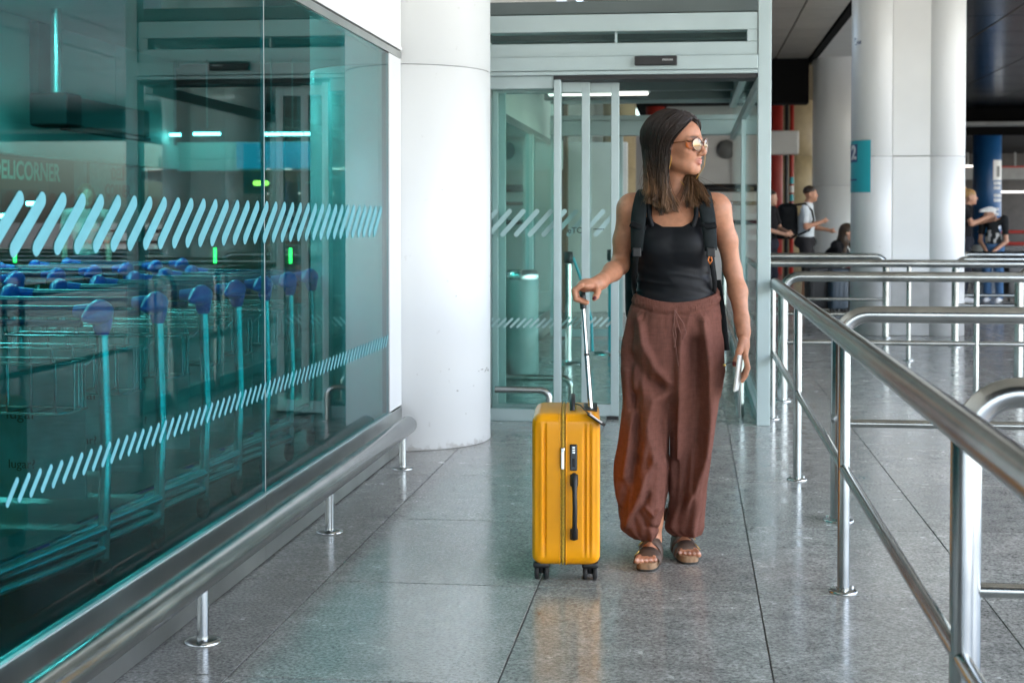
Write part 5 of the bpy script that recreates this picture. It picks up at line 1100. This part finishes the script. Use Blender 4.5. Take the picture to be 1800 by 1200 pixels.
# ------------------------------------------------------------------ people in the background
def rotz(p, a, o): c, s = math.cos(a), math.sin(a); return np.array([o[0]+c*p[0]-s*p[1], o[1]+s*p[0]+c*p[1], o[2]+p[2]])
def figure(label, pos, yaw, J, shirt, legs, hairc, skin=(.50, .27, .18), shorts=False, hair='short', sc=1.0, sleeve=.5, shoe=(.6, .6, .6), cap=None):
    # J: joints in a body frame, x to the figure's left, y backwards (the figure faces -y), z up
    o = (pos[0], pos[1], 0); g = lambda p: rotz(np.array(p, float)*sc, yaw, o); t = thing('person', label, 'person', (pos[0], pos[1], 0))
    ex = .60*sc; F_ = lambda: Field((pos[0]-ex, pos[1]-ex, -.02), (pos[0]+ex, pos[1]+ex, 1.86*sc), .0135)
    hd = np.array(J['head']); hy = J.get('hyaw', 0); A = np.array([[math.cos(yaw+hy), math.sin(yaw+hy), 0], [-math.sin(yaw+hy), math.cos(yaw+hy), 0], [0, 0, 1]]); L_ = lambda l, f, u: g(hd)+(A[0]*l-A[1]*f)*sc+np.array([0, 0, u*sc])
    B = F_(); B.ell(L_(0, -.01, .03), np.array([.074, .095, .088])*sc, .02, A); B.ell(L_(0, .03, -.04), np.array([.055, .06, .07])*sc, .03, A); B.cap(L_(0, .095, .0), L_(0, .108, -.03), .008, .011, .012); B.cap(L_(0, .07, -.09), L_(0, .06, -.085), .02, .02, .02)
    for s in (-1, 1): B.ell(L_(s*.074, -.01, -.01), np.array([.012, .02, .028])*sc, .01, A)
    B.cap(g(J['neck']), L_(0, -.01, -.06), .055*sc, .052*sc, .03)
    S = F_(); S.cap(g(J['neck'])-[0, 0, .06], g(J['chest']), .085*sc, .125*sc, .05); S.cap(g(J['chest']), g(J['pelvis']), .130*sc, .125*sc, .05)
    for k in ('l', 'r'):
        sh, el, wr = g(J['sh'+k]), g(J['el'+k]), g(J['wr'+k]); S.cap(g(J['neck'])-[0, 0, .04], sh, .06*sc, .062*sc, .04); S.cap(sh, sh+(el-sh)*sleeve*1.2, .062*sc, .058*sc, .02)
        B.cap(sh, el, .045*sc, .04*sc, .02); B.cap(el, wr, .04*sc, .028*sc, .02); d = (wr-el)/np.linalg.norm(wr-el); up = np.array([0, 0, 1.]); n = np.cross(d, up); n /= np.linalg.norm(n)+1e-6
        B.ell(wr+d*.045, (.038*sc,)*3, .015)
        for q in range(4): B.cap(wr+d*.06+n*(q-1.5)*.021, wr+d*(.13-.012*abs(q-1.3))+n*(q-1.5)*.022-up*.015, .0105, .009, .004)
        B.cap(wr+d*.03+up*.02, wr+d*.075+up*.045, .012, .010, .008)
    P = F_(); P.ell(g(J['pelvis']), (.165*sc, .15*sc, .13*sc), .03)
    for k in ('l', 'r'):
        hp_, kn, an = g(J['hip'+k]), g(J['kn'+k]), g(J['an'+k]); B.cap(hp_, kn, .07*sc, .055*sc, .02); B.cap(kn, an, .055*sc, .038*sc, .02)
        P.cap(hp_, kn, .098*sc, .078*sc, .03)
        if not shorts: P.cap(kn, an, .078*sc, .062*sc, .02)
        d = rotz((0, -1, 0), yaw+J.get('fy', 0), (0, 0, 0)); sh_ = Field(an-[.28, .28, .12], an+[.28, .28, .12], .012); sh_.cap(an+[0, 0, -.03]-d*.03, an+d*.14+[0, 0, -.045], .045*sc, .035*sc, .02); sh_.cap(an+[0, 0, -.02], an+[0, 0, .02], .045, .045, .02); sh_.d = np.maximum(sh_.d, .003-sh_.grid((slice(None),)*3)[2]); field_obj(sh_, 'shoe', 'cloth_tone', t, 1, lambda v: np.tile(shoe, (len(v), 1)))
    sk = np.array(skin)
    def fold(Fd, a): X, Y, Z = Fd.grid((slice(None),)*3); Fd.d -= (a*vnoise(X*11, Y*11, Z*9)+a*.5*vnoise(X*26, Y*26, Z*20)).astype(np.float32)
    fold(S, .008); fold(P, .008)
    field_obj(B, 'body', 'skin', t, 1, lambda v: np.tile(sk, (len(v), 1))); field_obj(S, 'shirt', 'cloth_tone', t, 1, shirt if callable(shirt) else (lambda v: np.tile(shirt, (len(v), 1)))); field_obj(P, 'shorts' if shorts else 'trousers', 'cloth_tone', t, 1, lambda v: np.tile(legs, (len(v), 1)))
    Hh = F_(); Hh.ell(L_(0, -.022, .048), np.array([.080, .100, .086])*sc, .02, A)
    Hh.ell(L_(0, .10, -.03), np.array([.09, .07, .085])*sc, .01, A, True)
    if hair == 'short': Hh.ell(L_(0, -.02, -.08), np.array([.12, .13, .085])*sc, .01, A, True)
    if hair == 'long': Hh.chain([L_(0, -.06, .02), L_(0, -.08, -.12), L_(0, -.075, -.28)], [.085*sc, .08*sc, .05*sc], .03); Hh.chain([L_(.06, -.0, .0), L_(.065, .0, -.12), L_(.06, .02, -.22)], [.03, .03, .02], .03)
    if hair == 'bun': Hh.ell(L_(0, -.09, .13), (.045,)*3, .02); Hh.ell(L_(0, -.02, -.10), np.array([.12, .13, .07])*sc, .01, A, True)
    X, Y, Z = Hh.grid((slice(None),)*3); Hh.d -= (.007*vnoise(X*30, Y*30, Z*9)).astype(np.float32)
    if cap: 
        Hh.cap(L_(0, .06, .055), L_(0, .15, .035), .055, .045, .02); Hh.ell(L_(0, .10, -.02), np.array([.12, .14, .055])*sc, .006, A, True); field_obj(Hh, 'cap', 'cloth_tone', t, 1, lambda v: np.tile(cap, (len(v), 1)))
    else: field_obj(Hh, 'hair', 'hair_tone', t, 1, lambda v: np.array(hairc)*(1+.35*vnoise(v[:, 0]*60, v[:, 1]*60, v[:, 2]*8))[:, None])
    return t
def stand(**k):
    J = dict(head=(0, -.03, 1.62), neck=(0, .0, 1.50), chest=(0, .01, 1.25), pelvis=(0, .02, .95), shl=(.18, .01, 1.43), shr=(-.18, .01, 1.43), ell=(.22, .03, 1.15), elr=(-.22, .03, 1.15), wrl=(.22, -.05, .90), wrr=(-.22, -.05, .90), hipl=(.09, .02, .92), hipr=(-.09, .02, .92), knl=(.10, -.02, .5), knr=(-.10, -.02, .5), anl=(.10, .03, .09), anr=(-.10, .03, .09)); J.update(k); return J
# man with backpack, facing right
figure('man in white T-shirt and dark shorts looking down beside the broad column', (1.74, 22.6), R(78), stand(head=(0, -.06, 1.66), neck=(0, -.01, 1.53), elr=(-.24, -.02, 1.17), wrr=(-.10, -.24, 1.25), ell=(.24, -.06, 1.17), wrl=(.16, -.32, 1.12), knl=(.1, -.10, .5)), (.66, .70, .72), (.035, .033, .035), (.04, .028, .02), shorts=True, sleeve=.55, shoe=(.5, .5, .52), skin=(.52, .26, .16))
bk = thing('backpack', 'large plain black backpack on the back of the man in white', 'backpack', (1.48, 22.65, 1.0)); K2 = Field((1.1, 22.3, .8), (1.95, 23.0, 1.75), .012)
K2.add(rbox((1.46, 22.66, 1.26), (.145, .19, .27), .10), (1.28, 22.4, .95), (1.65, 22.9, 1.58), .01); K2.add(rbox((1.34, 22.66, 1.16), (.07, .15, .17), .05), (1.26, 22.5, .95), (1.45, 22.85, 1.36), .03); field_obj(K2, 'pack_body', 'pack_black', bk, 1)
MB().tube([(1.56, 22.45, 1.50), (1.7, 22.44, 1.52), (1.8, 22.43, 1.42), (1.83, 22.43, 1.28), (1.76, 22.43, 1.12), (1.6, 22.46, 1.05)], .016, 8).build('strap', 'pack_black', bk)
# crouching woman sorting her bags
figure('long haired woman in black crouching over her luggage', (1.98, 21.6), R(70), stand(head=(0, -.28, 1.10), neck=(0, -.17, .98), chest=(0, -.07, .76), pelvis=(0, .10, .44), shl=(.17, -.13, .92), shr=(-.17, -.13, .92), ell=(.22, -.25, .68), elr=(-.22, -.25, .68), wrl=(.12, -.45, .55), wrr=(-.12, -.45, .55), hipl=(.10, .08, .42), hipr=(-.10, .08, .42), knl=(.16, -.32, .50), knr=(-.16, -.28, .30), anl=(.15, -.20, .09), anr=(-.14, .12, .09), hyaw=.1), (.012, .012, .013), (.012, .012, .014), (.05, .032, .02), hair='long', shoe=(.45, .33, .25))
# mother and child by the columns
figure('fair haired woman with a bun in black top hugging the child', (4.17, 23.3), R(80), stand(head=(0, -.08, 1.62), neck=(0, -.03, 1.49), elr=(-.24, -.10, 1.22), wrr=(-.12, -.36, 1.33), ell=(.24, -.12, 1.22), wrl=(.10, -.40, 1.28)), (.014, .014, .016), (.02, .022, .03), (.38, .22, .09), hair='bun', sleeve=.45, shoe=(.7, .7, .7))
def tee(v): c = np.tile((.020, .022, .024), (len(v), 1)); mk = (vnoise(v[:, 0]*26, v[:, 1]*26, v[:, 2]*20) > .15) & (np.abs(v[:, 2]-1.0) < .12); c[mk] = (.45, .45, .44); return c
figure('child in white cap and printed black T-shirt leaning on the woman', (4.66, 23.6), R(-28), stand(head=(-.06, -.06, 1.52), neck=(-.02, -.02, 1.38), chest=(0, .0, 1.12), wrl=(.04, -.22, .86), wrr=(-.04, -.22, .86), elr=(-.22, -.02, 1.05), ell=(.22, -.02, 1.05), hyaw=R(-40)), tee, (.06, .13, .25), (.2, .1, .05), hair='short', cap=(.68, .69, .68), sc=.90, shoe=(.72, .72, .72))
def stripes_(v): k = (np.floor((v[:, 2]+.02*vnoise(v[:, 0]*8, v[:, 1]*8, v[:, 2]*2))/.065).astype(int) % 2)[:, None]; return np.where(k == 0, np.array([.70, .70, .70]), np.array([.16, .03, .045]))
figure('fair haired person in maroon striped top walking away beyond the vestibule glass', (.68, 18.2), R(200), stand(head=(0, -.03, 1.58), knl=(.1, -.14, .5), anr=(-.1, .12, .10)), stripes_, (.03, .02, .03), (.46, .34, .20), hair='long', sleeve=.9, shoe=(.5, .5, .5))
figure('person in black T-shirt standing half behind the grey door post', (1.13, 21.6), R(60), stand(elr=(-.22, -.04, 1.17), wrr=(-.06, -.26, 1.10), ell=(.22, -.06, 1.17), wrl=(.06, -.28, 1.12)), (.015, .014, .015), (.03, .03, .04), (.03, .02, .015), sc=.98)
# their luggage
def small_case(label, x, y, w_, d, h, m, rz, handle=True, name='suitcase'):
    s = thing(name, label, 'suitcase', (0, 0, 0)); MB().bbox(-w_/2, w_/2, -d/2, d/2, .05, h, .03, 3).build('shell', m, s)
    for k in range(3): MB().bbox(-w_/2+.05+k*(w_-.12)/2, -w_/2+.07+k*(w_-.12)/2, -d/2-.006, -d/2+.002, .10, h-.06, .002, 1).build('rib', m, s)
    for a in (-1, 1):
        for b in (-1, 1): MB().lathe([(0, -.012), (.025, -.012), (.025, .012), (0, .012)], (a*(w_/2-.04), b*(d/2-.04), .026), 12, 'x').build('wheel', 'rubber', s)
    if handle: MB().tube(fillet([(-w_*.22, d*.3, h-.02), (-w_*.22, d*.3, h+.42), (w_*.22, d*.3, h+.42), (w_*.22, d*.3, h-.02)], .02, 3), .009, 8).build('pull_handle', 'black', s)
    s.location = (x, y, 0); s.rotation_euler.z = rz; return s
mat('case_denim', (.035, .055, .075), .5, 0, .2, 20); mat('case_red', (.42, .015, .02), .4)
small_case('black suitcase lying beside the crouching woman', 1.86, 21.0, .5, .3, .62, 'black', R(10), False); small_case('slate blue suitcase with pull handle among the bags', 2.03, 20.8, .24, .2, .60, 'case_denim', R(14), False)
small_case('red suitcase half hidden behind the bags', 2.40, 21.4, .4, .25, .66, 'case_red', R(5), True); small_case('large black suitcase standing in front of the red one', 2.24, 21.2, .42, .28, .60, 'black', R(-6), False)
small_case('dark navy suitcase by the mother and child', 5.15, 24.2, .5, .3, .55, 'black', R(20), False)

def hat(t, x, y, z):
    MB().lathe([(.0, .11), (.06, .115), (.085, .10), (.098, .03), (.10, .0), (.19, -.012), (.192, -.006), (.102, .008)], (x, y, z), 28).build('hat', mat('straw', (.62, .55, .42), .8), t); MB().lathe([(.1005, .004), (.1, .03)], (x, y, z), 28).build('hat_band', 'dark_print', t)
hat(figure('person in pale brimmed hat standing inside beyond the trolleys', (-3.82, 15.2), R(150), stand(), (.10, .09, .09), (.03, .03, .04), (.05, .03, .02), sc=.98), -3.83, 15.22, 1.68)
figure('dark haired person in pink top standing inside the deli side of the room', (-5.75, 13.6), R(30), stand(), (.55, .42, .38), (.03, .03, .05), (.06, .035, .02), hair='long', sc=.93)
